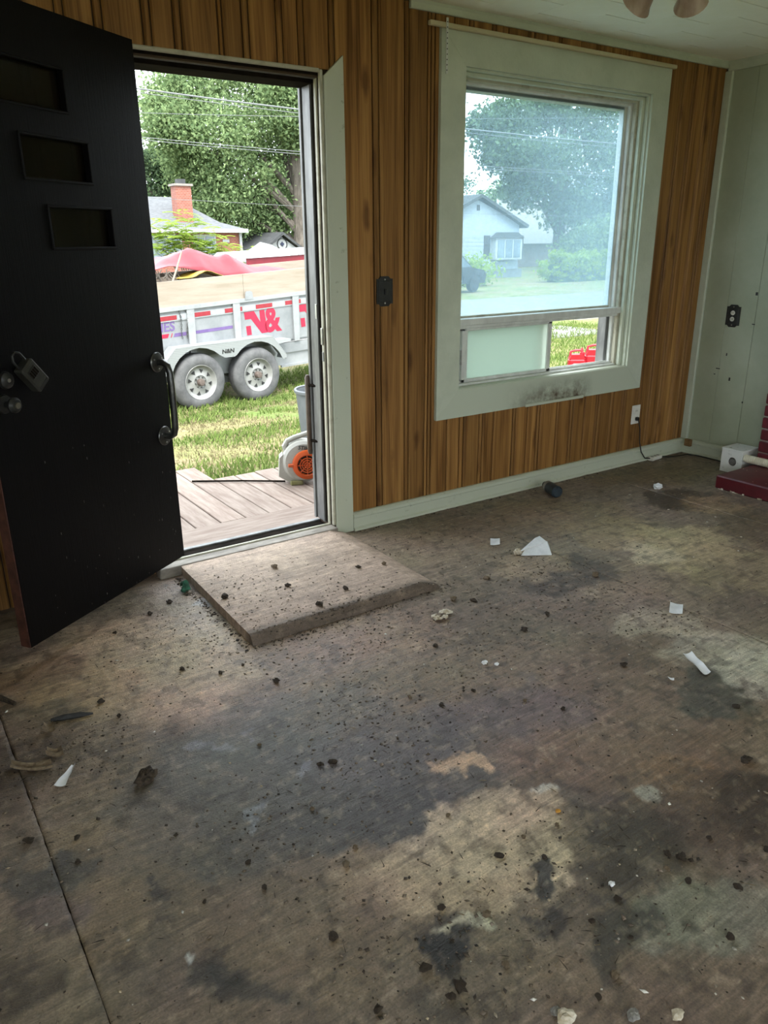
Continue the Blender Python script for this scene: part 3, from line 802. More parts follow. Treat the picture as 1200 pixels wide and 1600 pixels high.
def stain_sheen_colour(X, Y):
    """albedo and roughness of the floor at world points"""
    wx_ = X + (fbm(X, Y, 5, 5, 1) - .5) * .34
    wy_ = Y + (fbm(X, Y, 5, 5, 2) - .5) * .34
    lin = lambda c: np.array([s2l(c[0]), s2l(c[1]), s2l(c[2])])
    C = np.ones((len(X), 3)) * lin((104, 90, 76))
    n = fbm(X, Y, 2.3, 6, 3)
    n2 = fbm(X, Y, 9.0, 5, 4)
    C *= (0.62 + .76 * n)[:, None]
    R_ = np.full(len(X), .50)
    edge = (fbm(X, Y, 14, 4, 5) - .5) * .55
    for s in STAINS_SHEEN:
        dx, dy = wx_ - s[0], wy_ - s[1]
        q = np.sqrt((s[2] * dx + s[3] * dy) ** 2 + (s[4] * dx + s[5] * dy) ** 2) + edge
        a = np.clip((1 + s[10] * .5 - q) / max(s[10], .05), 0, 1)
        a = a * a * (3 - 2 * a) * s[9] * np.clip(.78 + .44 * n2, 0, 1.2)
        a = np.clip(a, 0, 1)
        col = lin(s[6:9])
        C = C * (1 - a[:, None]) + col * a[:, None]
        dark = 1 - min(sum(s[6:9]) / 300.0, 1)
        R_ = R_ * (1 - a) + (.50 - .22 * dark) * a
    # flecks of dark grime and of bare pale wood
    g1 = fbm(X, Y, 26, 4, 6)
    d = np.clip((g1 - .58) / .12, 0, 1) * .42
    C = C * (1 - d[:, None]) + lin((44, 34, 26)) * d[:, None]
    g2 = fbm(X, Y, 42, 4, 7)
    l = np.clip((g2 - .62) / .1, 0, 1) * .2
    tint = (fbm(X, Y, 3.1, 4, 14) - .5)[:, None]
    C = C * (1 + tint * np.array([.18, -.08, .30]))
    C = C * (1 - l[:, None]) + lin((158, 142, 120)) * l[:, None]
    m_ = np.array([.115, .092, .073])
    C = m_ * (C / m_) ** 1.28
    g_ = C.mean(1, keepdims=True)
    C = g_ + (C - g_) * .78
    return C * FLOOR_K * np.array([1.0, .985, .97]), R_
FLOOR_K = 1.45
def floor_h(X, Y):
    return (fbm(X, Y, 7, 4, 8) - .5) * .006 + (fbm(X, Y, 40, 3, 9) - .5) * .0035

fb_ = MB().box(XL - .15, XR + .15, YB - .15, YW + .02, -.3, -.009)
floor = tag(fb_.build('floor', DIRT), 'bare plywood subfloor covered in dirt and dark stains', 'floor', kind='structure')
def grid_sheet(x0, x1, y0, y1, step, gap=.0005):
    x0 += gap; x1 -= gap; y0 += gap; y1 -= gap
    nx, ny = max(int((x1 - x0) / step), 2), max(int((y1 - y0) / step), 2)
    gx_, gy_ = np.meshgrid(np.linspace(x0, x1, nx + 1), np.linspace(y0, y1, ny + 1), indexing='ij')
    X, Y = gx_.ravel(), gy_.ravel()
    # ragged sheet edges
    jit = (fbm(X, Y, 30, 3, 10) - .5) * .006
    eX = np.where((gx_.ravel() < x0 + 1e-6), np.abs(jit), 0) - np.where((gx_.ravel() > x1 - 1e-6), np.abs(jit), 0)
    Z = floor_h(X, Y)
    rim = np.minimum(np.minimum(X - x0, x1 - X), np.minimum(Y - y0, y1 - Y))
    Z = Z - np.clip(.006 - rim, 0, .006) * .25
    V = np.stack([X + eX, Y, Z], 1)
    idx = np.arange((nx + 1) * (ny + 1)).reshape(nx + 1, ny + 1)
    Fq = np.stack([idx[:-1, :-1].ravel(), idx[1:, :-1].ravel(), idx[1:, 1:].ravel(), idx[:-1, 1:].ravel()], 1)
    # skirts down to the slab
    ring = np.concatenate([idx[:, 0], idx[-1, 1:], idx[::-1, -1][1:], idx[0, ::-1][1:]])[:-1]
    V2 = V[ring].copy(); V2[:, 2] = -.019
    b0 = len(V)
    r2 = np.arange(len(ring)) + b0
    Fs = np.stack([np.roll(ring, -1), ring, r2, np.roll(r2, -1)], 1)
    V = np.concatenate([V, V2]); Fq = np.concatenate([Fq, Fs])
    o = raw_mesh('plywood_sheet', V, Fq, FLOOR, floor, True)
    C, R_ = stain_sheen_colour(V[:, 0], V[:, 1])
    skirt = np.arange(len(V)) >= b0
    vcol(o, 'stain_light', C)
    vcol(o, 'wet', np.stack([R_, R_, R_], 1))
    return o
for (x0, x1, y0, y1, st_) in ((XL, .16, YB, .6, .1), (XL, .16, .6, 2.36, .014), (XL, .16, 2.36, YW + .02, .02),
                              (.16, 2.65, YB, .3, .1), (.16, 2.65, .3, YW + .02, .009),
                              (2.65, 3.87, YB, .9, .1), (2.65, 3.87, .9, YW + .02, .012),
                              (3.87, XR + .01, YB, 1.6, .1), (3.87, XR + .01, 1.6, YW + .02, .016)):
    grid_sheet(x0, x1, y0, y1, st_)

# raised board just inside the door
RB0, RB1, RBY0, RBY1, RBZ = 1.035, 1.935, 2.42, 3.232, .042
nx, ny = 90, 82
gx_, gy_ = np.meshgrid(np.linspace(0, 1, nx + 1), np.linspace(0, 1, ny + 1), indexing='ij')
X = RB0 + (RB1 - RB0) * gx_.ravel() + .02 * (gy_.ravel()); Y = RBY0 + (RBY1 - RBY0) * gy_.ravel()
fe = np.clip((Y - RBY0) / .025, 0, 1)
re_ = np.clip((RB1 + .02 - X) / .10, 0, 1)
Z = RBZ * np.minimum(.12 + .88 * fe ** .8, .1 + .9 * re_ ** .7) + floor_h(X, Y) * .7
Z = np.where(gx_.ravel() < 1e-6, Z - .001, Z)
V = np.stack([X, Y, Z], 1)
idx = np.arange((nx + 1) * (ny + 1)).reshape(nx + 1, ny + 1)
Fq = np.stack([idx[:-1, :-1].ravel(), idx[1:, :-1].ravel(), idx[1:, 1:].ravel(), idx[:-1, 1:].ravel()], 1)
ring = np.concatenate([idx[:, 0], idx[-1, 1:], idx[::-1, -1][1:], idx[0, ::-1][1:]])[:-1]
V2 = V[ring].copy(); V2[:, 2] = -.004
r2 = np.arange(len(ring)) + len(V)
Fq = np.concatenate([Fq, np.stack([np.roll(ring, -1), ring, r2, np.roll(r2, -1)], 1)])
V = np.concatenate([V, V2])
eb = raw_mesh('entry_board', V, Fq, FLOOR, None, True)
eb.data.set_sharp_from_angle(angle=math.radians(50))
C, R_ = stain_sheen_colour(V[:, 0] * .6 + 5, V[:, 1] * .6 + 3)
tanc = np.array([s2l(156), s2l(136), s2l(120)]) * FLOOR_K
C = C * .45 + tanc * .55 * (.75 + .5 * fbm(V[:, 0], V[:, 1], 6, 5, 12))[:, None]
fr2 = np.clip(1.6 - (V[:, 1] - RBY0) / .05, 0, 1)[:, None] * np.clip(.5 + fbm(V[:, 0], V[:, 1], 20, 4, 13), 0, 1)[:, None]  # front band darkened for edge shadow as well as dark dirt
C = C * (1 - fr2 * .85) + np.array([.075, .055, .042]) * fr2 * .85
vcol(eb, 'stain_light', C)
vcol(eb, 'wet', np.full((len(V), 3), .75))
tag(eb, 'raised tan entry board on the floor inside the doorway', 'board')

# ---------------------------------------------------------------- dirt on the floor
def fz(x, y):
    if RB0 + .01 < x < RB1 and RBY0 < y < RBY1:
        return RBZ * min(.12 + .88 * min((y - RBY0) / .025, 1), .1 + .9 * min((RB1 + .02 - x) / .1, 1)) + .001
    return float(floor_h(np.array([x]), np.array([y]))[0])
def fl(px, py, z=0.0):
    d = RM @ np.array([px - 600.0, py - 800.0, F_PX])
    t = (z - EYE[2]) / d[2]
    return EYE + d * t

def crumb_mat():
    m, nt, b = new_mat('crumbs')
    a = N(nt, 'ShaderNodeVertexColor', layer_name='tone')
    nt.links.new(a.outputs['Color'], b.inputs['Base Color'])
    b.inputs['Roughness'].default_value = .9
    return m
CRUMB = crumb_mat()
OCT = np.array([(1, 0, 0), (0, 1, 0), (-1, 0, 0), (0, -1, 0), (0, 0, 1), (0, 0, -1)], float)
OF = np.array([(0, 1, 4), (1, 2, 4), (2, 3, 4), (3, 0, 4), (1, 0, 5), (2, 1, 5), (3, 2, 5), (0, 3, 5)])
def crumbs(name, label, n, sampler, smin, smax, cols, flat=.6):
    P = np.array(sampler(n))
    P = P[(P[:, 0] > -.05) & (P[:, 0] < XR - .05) & (P[:, 1] > .3) & (P[:, 1] < YW - .04)]
    n = len(P)
    s = smin * (smax / smin) ** (rng.random(n) ** 2.2)
    ang = rng.random(n) * 2 * PI
    sc = np.stack([s * rng.uniform(.7, 1.6, n), s * rng.uniform(.6, 1.1, n), s * flat * rng.uniform(.5, 1.2, n)], 1)
    V = OCT[None] * sc[:, None, :] * rng.uniform(.7, 1.25, (n, 6, 1))
    c, s_ = np.cos(ang)[:, None], np.sin(ang)[:, None]
    V = np.stack([V[..., 0] * c - V[..., 1] * s_, V[..., 0] * s_ + V[..., 1] * c, V[..., 2]], 2)
    z = floor_h(P[:, 0], P[:, 1])
    on = (P[:, 0] > RB0 + .02) & (P[:, 0] < RB1 - .01) & (P[:, 1] > RBY0 + .01) & (P[:, 1] < RBY1)
    z = np.where(on, [fz(px_, py_) for px_, py_ in P], z)
    V += np.stack([P[:, 0], P[:, 1], z + sc[:, 2] * .35], 1)[:, None, :]
    Fc = (OF[None] + (np.arange(n) * 6)[:, None, None]).reshape(-1, 3)
    o = raw_mesh(name, V.reshape(-1, 3), Fc, CRUMB)
    cc = np.array(cols)[rng.integers(0, len(cols), n)] * rng.uniform(.6, 1.3, (n, 1))
    vcol(o, 'tone', np.repeat(cc, 6, 0))
    return tag(o, label, 'dirt', kind='stuff')
def uni(n):
    q = rng.random((n, 2))
    return np.stack([-.3 + 5.2 * q[:, 0], .35 + 2.9 * q[:, 1]], 1)
def clumps(n, cs, sp):
    c = np.array(cs)[rng.integers(0, len(cs), n)]
    return c + rng.normal(0, 1, (n, 2)) * np.array(sp)
DK = [(.04, .03, .022), (.055, .04, .03), (.03, .023, .018), (.08, .06, .045)]
MX = DK + [(.10, .075, .055), (.12, .09, .065), (.15, .115, .085), (.17, .13, .10), (.24, .20, .155)]
crumbs('dirt_crumbs', 'fine crumbs of dirt scattered over the whole floor', 9000, uni, .0010, .0048, MX)
cl_px = [(590, 1000), (520, 985), (640, 960), (890, 890), (870, 905), (850, 880), (960, 945), (760, 1000), (700, 1040), (450, 1010), (540, 1090), (600, 1150), (640, 1200), (730, 1500), (720, 1480), (95, 1170), (70, 1200), (250, 980), (330, 1000), (480, 960), (860, 960), (1000, 980), (880, 1350), (550, 1380), (420, 1290), (1050, 960), (780, 940), (900, 1080), (640, 850), (780, 870), (1110, 1330), (640, 1110), (410, 930)]
cl_w = [fl(*p)[:2] for p in cl_px]
crumbs('dirt_clumps', 'gritty drifts of dark dirt gathered in patches on the floor', 7000, lambda n: clumps(n, cl_w, (.17, .12)), .0011, .0065, MX)
crumbs('dirt_edge', 'line of dirt lying along the raised entry board edge', 1500,
       lambda n: np.concatenate([np.stack([rng.uniform(RB0, 2.0, n // 2), RBY0 + rng.normal(0, .02, n // 2)], 1), np.stack([rng.uniform(1.0, 1.03, n // 4) , rng.uniform(2.4, 3.2, n // 4)], 1), np.stack([rng.uniform(1.95, 4.8, n // 4), 3.235 - np.abs(rng.normal(0, .02, n // 4))], 1)]), .0015, .008, MX)
crumbs('pale_chips', 'tiny pale chips of plaster and wood scattered on the floor', 520, uni, .002, .007, [(.5, .46, .40), (.62, .6, .56), (.4, .32, .22)], .4)
# splinters, needles and plant stems
nS = 900
Pq = np.concatenate([uni(nS // 2), clumps(nS // 2, cl_w, (.2, .14))])
Pq = Pq[(Pq[:, 1] < 3.2) & (Pq[:, 0] < 4.75)]
Ln = rng.uniform(.008, .035, len(Pq)); An = rng.random(len(Pq)) * PI
dxy = np.stack([np.cos(An), np.sin(An)], 1) * Ln[:, None] / 2
nrm = np.stack([-np.sin(An), np.cos(An)], 1) * rng.uniform(.0006, .0016, (len(Pq), 1))
zz = np.array([fz(a, b) for a, b in Pq])
A, B, Cc = Pq - dxy - nrm, Pq + dxy, Pq - dxy + nrm
T_ = np.stack([np.c_[A, zz + .001], np.c_[B, zz + .003], np.c_[Cc, zz + .001], np.c_[Pq - dxy * .3, zz + .004]], 1).reshape(-1, 3)
k4 = np.arange(len(Pq))[:, None] * 4
Fc = np.concatenate([k4 + np.array([[0, 1, 3]]), k4 + np.array([[1, 2, 3]]), k4 + np.array([[2, 0, 3]])])
o = raw_mesh('plant_stems', T_, Fc, CRUMB)
vcol(o, 'tone', np.repeat(np.array(DK + [(.2, .15, .09)])[rng.integers(0, 5, len(Pq))], 4, 0))
tag(o, 'bits of dry stem and splinter strewn over the floor', 'debris', kind='stuff')
# clods one can pick out singly
clod_px = [(345, 1052, 6), (432, 1066, 9), (285, 1046, 6), (380, 1040, 5), (500, 1196, 8), (520, 1192, 9), (405, 1165, 5), (488, 1265, 6), (120, 1310, 7), (45, 1315, 10), (122, 1348, 6), (158, 1098, 8), (186, 1120, 6),
           (388, 1348, 6), (540, 1352, 9), (555, 1325, 7), (413, 1388, 7), (320, 1410, 5), (520, 1465, 10), (275, 1305, 5), (345, 1605, 7), (780, 1338, 9), (818, 1308, 6), (870, 1290, 6), (925, 1440, 7), (965, 1405, 8), (1065, 1340, 10), (1080, 1345, 6), (1152, 1388, 9),
           (1075, 1378, 8), (1042, 1360, 7), (960, 1525, 11), (985, 1465, 6), (1042, 1335, 8), (1140, 1465, 8), (720, 1545, 16), (705, 1560, 10), (665, 1515, 12), (790, 1510, 9), (760, 1430, 10), (690, 1420, 9), (975, 1040, 8), (680, 1010, 6), (820, 985, 9), (855, 960, 7), (740, 940, 8), (708, 938, 9),
           (640, 1090, 6), (740, 1080, 6), (880, 1108, 6), (690, 1102, 6), (540, 935, 8), (450, 930, 7), (560, 900, 6), (430, 900, 8), (600, 895, 6), (500, 960, 9), (590, 1580, 10), (850, 1340, 6), (1108, 1310, 6), (935, 1560, 8), (1200, 1330, 9), (700, 1275, 6), (820, 1095, 5), (235, 960, 7), (265, 942, 8), (352, 948, 8), (180, 990, 5), (1165, 1190, 12), (1150, 1105, 7), (760, 905, 8), (930, 900, 8)]
variants = []
for k in range(8):
    variants.append(MB().blob((0, 0, .3), 1.0, 8, 5, .38, (1, random.uniform(.55, .9), .5)).mesh('dirt_clod', DIRT if k < 6 else DIRT_TAN))
for i, (px_, py_, r_) in enumerate(clod_px):
    if py_ > 1600: continue
    p = fl(px_, py_)
    dist = float(np.linalg.norm(p - EYE))
    o = bpy.data.objects.new('dirt_clod', variants[i % 8])
    COL.objects.link(o)
    s = r_ / F_PX * dist * .72
    o.scale = (s, s, s)
    o.rotation_euler = (0, 0, random.uniform(0, 6))
    o.location = (p[0], p[1], fz(p[0], p[1]) + s * .12)
    onb = RB0 + .01 < p[0] < RB1 and RBY0 < p[1] < RBY1
    tan_ = i % 8 >= 6
    tag(o, 'small %s clod of dirt lying on the %s' % ('tan' if tan_ else 'dark', 'raised entry board' if onb else 'bare plywood floor'), 'dirt clod',
        'loose %s dirt clods on the %s' % ('tan' if tan_ else 'dark', 'entry board' if onb else 'floor'))

def single(mb, name, label, cat, mat, loc, rz=0, smooth=False):
    o = mb.build(name, mat, None, smooth)
    o.location = (loc[0], loc[1], loc[2])
    o.rotation_euler = (0, 0, rz)
    return tag(o, label, cat)
p = fl(228, 1219)
single(MB().blob((0, 0, .014), .03, 14, 9, .3, (1.1, .75, .62)), 'dirt_lump', 'largest dark lump of dirt standing alone at left front floor', 'dirt lump', DIRT, (p[0], p[1], 0.0), .5)
# papers: thin curled sheets
def sheet(pts, name, label, cat, mat, z=.002, curl=.012, n=8, parent=None):
    """four floor corners, subdivided and gently buckled"""
    P4 = [np.array(q[:2]) for q in pts]
    V, Fc = [], []
    c0 = sum(P4) / 4
    ph = random.uniform(0, 6)
    for i in range(n + 1):
        for j in range(n + 1):
            a, b = i / n, j / n
            q = (P4[0] * (1 - a) + P4[1] * a) * (1 - b) + (P4[3] * (1 - a) + P4[2] * a) * b
            h = z + curl * (abs(a - .5) * 2) ** 2 * .6 + curl * .35 * math.sin(5 * b + ph) ** 2
            V.append((q[0] - c0[0], q[1] - c0[1], h))
    for i in range(n):
        for j in range(n):
            k = i * (n + 1) + j
            Fc.append((k, k + n + 1, k + n + 2, k + 1))
    m_ = len(V)
    V2 = [(x_, y_, z_ - .0008) for x_, y_, z_ in V]
    rg = [(i * (n + 1), (i + 1) * (n + 1)) for i in range(n)] + [((i + 1) * (n + 1) + n, i * (n + 1) + n) for i in range(n)] + [(j + 1, j) for j in range(n)] + [(n * (n + 1) + j, n * (n + 1) + j + 1) for j in range(n)]
    Fs = [(b_, a_, a_ + m_, b_ + m_) for a_, b_ in rg]
    mb = MB().add(V + V2, Fc + [tuple(q + m_ for q in reversed(f_)) for f_ in Fc] + Fs)
    o = mb.build(name, mat, parent, True)
    base = fz(c0[0], c0[1])
    o.location = (c0[0], c0[1], base + .002)
    if not parent: tag(o, label, cat)
    return o
sheet([fl(766, 843), fl(781, 843), fl(781, 852), fl(766, 853)], 'paper_square', 'tiny white paper square left of the folded paper near the baseboard', 'paper', PAPER, curl=.004)
sheet([fl(1047, 943), fl(1067, 947), fl(1066, 961), fl(1045, 959)], 'paper_square', 'white paper square alone on the bare floor at right', 'paper', PAPER, curl=.006)
sheet([fl(1066, 1026), fl(1080, 1023), fl(1110, 1054), fl(1098, 1057)], 'paper_strip', 'narrow torn white paper strip on the right floor', 'paper', PAPER, curl=.012)
sheet([fl(85, 1231), fl(103, 1231), fl(118, 1198), fl(113, 1200)], 'paper_shard', 'pointed white paper shard on the left front floor', 'paper', PAPER, curl=.008)
sheet([fl(1043, 1060), fl(1053, 1062), fl(1053, 1065), fl(1046, 1063)], 'paper_scrap', 'tiny white scrap below the torn paper strip', 'paper', PAPER, curl=.004, n=3)
fp_ = empty('folded_paper', (*fl(836, 858)[:2], .002)); tag(fp_, 'folded white paper with one soiled crumpled end on the floor', 'paper')
c0 = fl(836, 858)
def rel(px_, py_, h): 
    q = fl(px_, py_, h); return (q[0] - c0[0], q[1] - c0[1], h)
MB().add([rel(814, 868, .004), rel(862, 867, .004), rel(854, 846, .03), rel(822, 857, .022), rel(814, 869, .001), rel(862, 868, .001), rel(856, 847, .024), rel(823, 858, .016)],
         [(0, 1, 2, 3), (7, 6, 5, 4), (0, 4, 5, 1), (1, 5, 6, 2), (2, 6, 7, 3), (3, 7, 4, 0)]).build('lower_flap', PAPER, fp_)
MB().add([rel(812, 862, .012), rel(822, 857.5, .022), rel(854, 846.5, .031), rel(843, 838, .04), rel(836, 841, .04), rel(813, 863, .009), rel(823, 858.5, .018), rel(854, 847.5, .027), rel(843, 839, .036), rel(836, 842, .036)],
         [(0, 1, 2, 3, 4), (9, 8, 7, 6, 5), (0, 5, 6, 1), (1, 6, 7, 2), (2, 7, 8, 3), (3, 8, 9, 4), (4, 9, 5, 0)]).build('upper_flap', PAPER, fp_)
q = rel(809, 863, .012)
MB().blob((q[0], q[1], .014), .022, 12, 7, .35, (1, .9, .6)).build('crumpled_end', PAPER_OLD, fp_)
# crumpled pale wrapper near the entry board
c0 = fl(694, 963)
mb = MB()
for k in range(9):
    a = random.uniform(-.045, .045); b_ = random.uniform(-.03, .03)
    mb.blob((a, b_, .008), random.uniform(.010, .018), 7, 4, .5, (1.2, .9, .45))
single(mb, 'crumpled_wrapper', 'crumpled whitish wrapper scrap in front of the entry board', 'wrapper', PAPER_OLD, (c0[0], c0[1], .002))
for (a, b_, r_, lb_) in ((757, 1037, 5, 'pale round pebble of plaster on the mid floor'), (776, 1039, 4, 'smaller pale plaster crumb beside the pale pebble'), (1058, 1588, 9, 'tan plaster lump at the bottom right of the floor'),
                         (884, 1592, 13, 'tan crust of plaster at the bottom edge of the floor'), (868, 1583, 8, 'grey stone beside the tan plaster crust'), (990, 1590, 9, 'grey stone crumb at the bottom of the floor'), (872, 1268, 4, 'tiny orange leaf scrap on the floor'), (956, 1382, 5, 'pale stone chip on the right floor'), (1028, 763, 8, 'whitish plaster flake on the floor before the hearth')):
    p = fl(a, b_); s = r_ / F_PX * float(np.linalg.norm(p - EYE))
    mm_ = PAPER if 'whitish' in lb_ or 'pale' in lb_ else (pm('orange_scrap', (.45, .2, .02, 1), (.5, .26, .05, 1), 9, .7) if 'orange' in lb_ else (pm('grey_stone', (.16, .15, .14, 1), (.3, .29, .27, 1), 60, .8, .4) if 'grey' in lb_ else PAPER_OLD))
    single(MB().blob((0, 0, s * .35), s, 10, 6, .22, (1, .8, .6)), 'plaster_chip' if 'plaster' in lb_ else 'stone_chip' if 'stone' in lb_ else 'leaf_scrap', lb_, 'chip', mm_, (p[0], p[1], fz(p[0], p[1])))
# dark wood sliver
a, b_ = fl(80, 1128), fl(146, 1117)
mb = MB()
mb.tube([(a[0], a[1], .006), (a[0] * .7 + b_[0] * .3, a[1] * .7 + b_[1] * .3, .009), (a[0] * .3 + b_[0] * .7, a[1] * .3 + b_[1] * .7, .009), (b_[0], b_[1], .006)], [.006, .010, .009, .003], 7)
tag(mb.build('charred_stick', pm('charred', (.012, .012, .012, 1), (.04, .04, .042, 1), 40, .7, .4)), 'charred dark wood sliver on the floor near the open door', 'stick')
mb = MB()
a, b_ = fl(0, 1092), fl(24, 1102)
mb.tube([(a[0], a[1], .006), (b_[0], b_[1], .006)], [.010, .007], 7)
tag(mb.build('charred_stick', DIRT), 'dark stick stub at the left edge of the floor', 'stick')
# torn flakes of old floor covering at the left
for k, (a, b_, c_, d_) in enumerate(((20, 1200, 60, 12), (75, 1180, 22, 10), (70, 1142, 14, 12))):
    o = sheet([fl(a, b_ - d_ / 2), fl(a + c_, b_ - d_ / 2 - 2), fl(a + c_ + 4, b_ + d_ / 2), fl(a - 3, b_ + d_ / 2)], 'torn_lino', ['long torn flake of floor covering at the left edge', 'small curled flake of floor covering beside the paper shard', 'curled flake of floor covering below the charred stick'][k], 'flake', DIRT_TAN, curl=.02)
# green scrap of cloth by the entry board
c0 = fl(291, 924)
mb = MB()
for k in range(3):
    an = 1.0 + k * .35
    mb.tube([(-.02 + .012 * k, -.02, .01), (0, 0, .03 + .006 * k), (.028 * math.cos(an), .035 * math.sin(an), .022), (.045 * math.cos(an), .05 * math.sin(an), .008)], [.012, .012, .010, .004], 8)
single(mb, 'green_rag', 'crumpled green rag scrap against the entry board side', 'rag', pm('green_cloth', (.012, .05, .03, 1), (.05, .18, .11, 1), 40, .85, .3), (c0[0], c0[1] , .003), 0, True)
# bottle by the baseboard
bo = empty('bottle', (3.335, 3.12, .031), math.radians(-70)); tag(bo, 'small dark blue bottle lying by the front baseboard', 'bottle')
MB().lathe([(0, -.055), (.024, -.055), (.031, -.048), (.031, .03), (.029, .036)], (0, 0, 0), (1, 0, 0), 24).build('body', pm('blue_grey_plastic', (.008, .016, .026, 1), (.03, .045, .06, 1), 20, .45, .1), bo, True)
MB().lathe([(.0295, .036), (.030, .04), (.030, .058), (.022, .066)], (0, 0, 0), (1, 0, 0), 24).build('label_band', pm('label_band', (.16, .14, .12, 1), (.34, .32, .29, 1), 25, .5), bo, True)
MB().lathe([(.022, .066), (.017, .07), (.017, .088), (0, .09)], (0, 0, 0), (1, 0, 0), 20).build('cap', BLACK_MET, bo, True)
bo.rotation_euler = (0, 0, math.radians(72))
bo.location = (3.315, 3.07, .037)
bo.scale = (1.15, 1.15, 1.15)

# ---------------------------------------------------------------- plates, outlet, cord, block
sp = empty('switch_plate', (2.23, YW - .001, 1.22)); tag(sp, 'black metal switch plate on the pine wall between door and window', 'switch plate')
def plate(par):
    w, h = .048, .072
    pts = [(-w, -h + .012), (-w + .014, -h + .012), (-.022, -h), (.022, -h), (w - .014, -h + .012), (w, -h + .012), (w, h - .012), (w - .014, h - .012), (.022, h), (-.022, h), (-w + .014, h - .012), (-w, h - .012)]
    MB().prism(pts, 'y', -.006, 0).build('plate', BLACK_MET, par)
    MB().box(-w + .012, w - .012, -.009, -.005, -h + .022, h - .022, .002).build('raised_panel', BLACK_MET, par)
plate(sp)
MB().box(-.006, .006, -.022, -.008, -.016, .012, .002).build('toggle', BLACK_MET, sp)
for z in (-.056, .056):
    MB().lathe([(0, .003), (.004, .003), (.005, 0)], (0, -.006, z), (0, -1, 0), 10).build('screw', CHROME, sp)
so = empty('outlet_plate', (XR - .001, 3.0, .973), PI / 2 * -1); tag(so, 'black metal outlet plate on the pale green side wall', 'outlet')
so.rotation_euler = (0, 0, -PI / 2)
plate(so)
for z in (-.02, .02):
    r_ = MB().lathe([(0, .004), (.014, .004), (.015, 0)], (0, -.009, z), (0, -1, 0), 18).build('receptacle', WHITE_PL, so)
    for s in (-.005, .005):
        MB().box(s - .0012, s + .0012, -.0135, -.0128, z - .004, z + .006).build('slot', BLACK_MET, r_)
for z in (-.058, .058):
    MB().lathe([(0, .003), (.004, .003), (.005, 0)], (0, -.006, z), (0, -1, 0), 10).build('screw', CHROME, so)
wo = empty('outlet_plate', (4.28, YW - .001, .338)); tag(wo, 'white wall outlet with a black cord plugged in on the pine wall', 'outlet')
MB().box(-.042, .042, -.006, 0, -.064, .064, .003).build('plate', WHITE_PL, wo)
for z in (-.025, .025):
    r_ = MB().box(-.017, .017, -.009, -.005, z - .014, z + .014, .003).build('receptacle', WHITE_PL, wo)
    for s in (-.007, .007):
        MB().box(s - .0015, s + .0015, -.0098, -.0088, z - .004, z + .006).build('slot', BLACK_MET, r_)
CORD = pm('black_cord', (.008, .008, .008, 1), (.015, .015, .015, 1), 20, .5)
cd = empty('power_cord', (4.28, YW - .02, .31)); tag(cd, 'black power cord from the white outlet along the floor corner', 'cord')
def rp_(*q): return [(a - 4.28, b_ - (YW - .02), c_ - .31) for a, b_, c_ in q]
MB().box(-.012, .012, -.012, .01, -.012, .012, .004).build('plug', CORD, cd)
MB().tube(rp_((4.285, YW - .03, .30), (4.295, YW - .04, .24), (4.30, YW - .045, .15), (4.32, YW - .05, .08), (4.36, YW - .055, .03), (4.42, YW - .06, .02)), .004, 7).build('cable', CORD, cd, True)
MB().tube(rp_((4.52, YW - .06, .02), (4.58, 3.19, .008), (4.68, 3.17, .006), (4.76, 3.16, .006), (4.79, 3.10, .006), (4.79, 2.95, .006), (4.78, 2.83, .006)), .004, 7).build('cable', CORD, cd, True)
pa = empty('plug_adapter', (4.47, 3.212, .004), .1); tag(pa, 'flat white plug adapter on the floor under the outlet cord', 'adapter')
MB().box(-.06, .06, -.022, .022, 0, .026, .005).build('body', WHITE_PL, pa)
for s in (-.035, 0, .035):
    MB().box(s - .008, s + .008, -.010, .010, .0255, .0265).build('socket', BLACK_MET, pa)
t = MB().box(XR - .05, XR - .024, 3.165, 3.215, .055, .105, .003).build('wood_block', pm('raw_block', (.16, .09, .035, 1), (.27, .16, .07, 1), 14, .8, .2))
tag(t, 'small brown wood block fixed on the side baseboard by the corner', 'block')
# vent box with hose
vb = empty('vent_box', (4.69, 2.728, 0)); tag(vb, 'white wooden vent box with a round hole on the floor by the fireplace', 'box')
BOXW = pm('chipped_white_paint', (.16, .14, .12, 1), (.66, .65, .62, 1), 26, .6, .2, lo=.30, hi=.40)
MB().box(-.075, .075, -.074, -.066, .0, .15, .001).build('side_board', BOXW, vb)
MB().box(-.075, .075, .066, .074, .0, .15, .001).build('side_board', BOXW, vb)
MB().box(.075, .083, -.074, .074, .0, .15, .001).build('back_board', BOXW, vb)
MB().box(-.088, .088, -.078, .078, .150, .160, .002).build('lid', BOXW, vb)
# front board with the hole cut through
hole, sq = [], []
nh = 24
for k in range(nh):
    an = 2 * PI * (k + .5) / nh
    c_, s_ = math.cos(an), math.sin(an)
    hole.append((-.006 + .029 * c_, .075 + .029 * s_))
    m_ = 1 / max(abs(c_), abs(s_))
    sq.append((max(-.074, min(.074, .1 * c_ * m_)), max(0, min(.15, .075 + .1 * s_ * m_))))
V = [(x_, y_, z_) for x_ in (-.083, -.075) for (y_, z_) in sq + hole]
Fc = []
for k in range(nh):
    j = (k + 1) % nh
    n2_ = 2 * nh
    Fc += [(k, j, nh + j, nh + k), (n2_ + j, n2_ + k, n2_ + nh + k, n2_ + nh + j), (nh + k, nh + j, n2_ + nh + j, n2_ + nh + k), (j, k, n2_ + k, n2_ + j)]
MB().add(V, Fc).build('front_board', BOXW, vb)
MB().box(-.068, -.062, -.04, .03, .04, .11).build('mesh_screen', pm('grey_mesh', (.07, .065, .06, 1), (.2, .19, .18, 1), 180, .7, .5), vb)
hs_ = MB()
prof = []
for k in range(56):
    prof.append((.0265 if k % 2 else .021, k * .0065))
hs_.lathe(prof, (4.629, 2.652, .112), (0, -1, 0), 18)
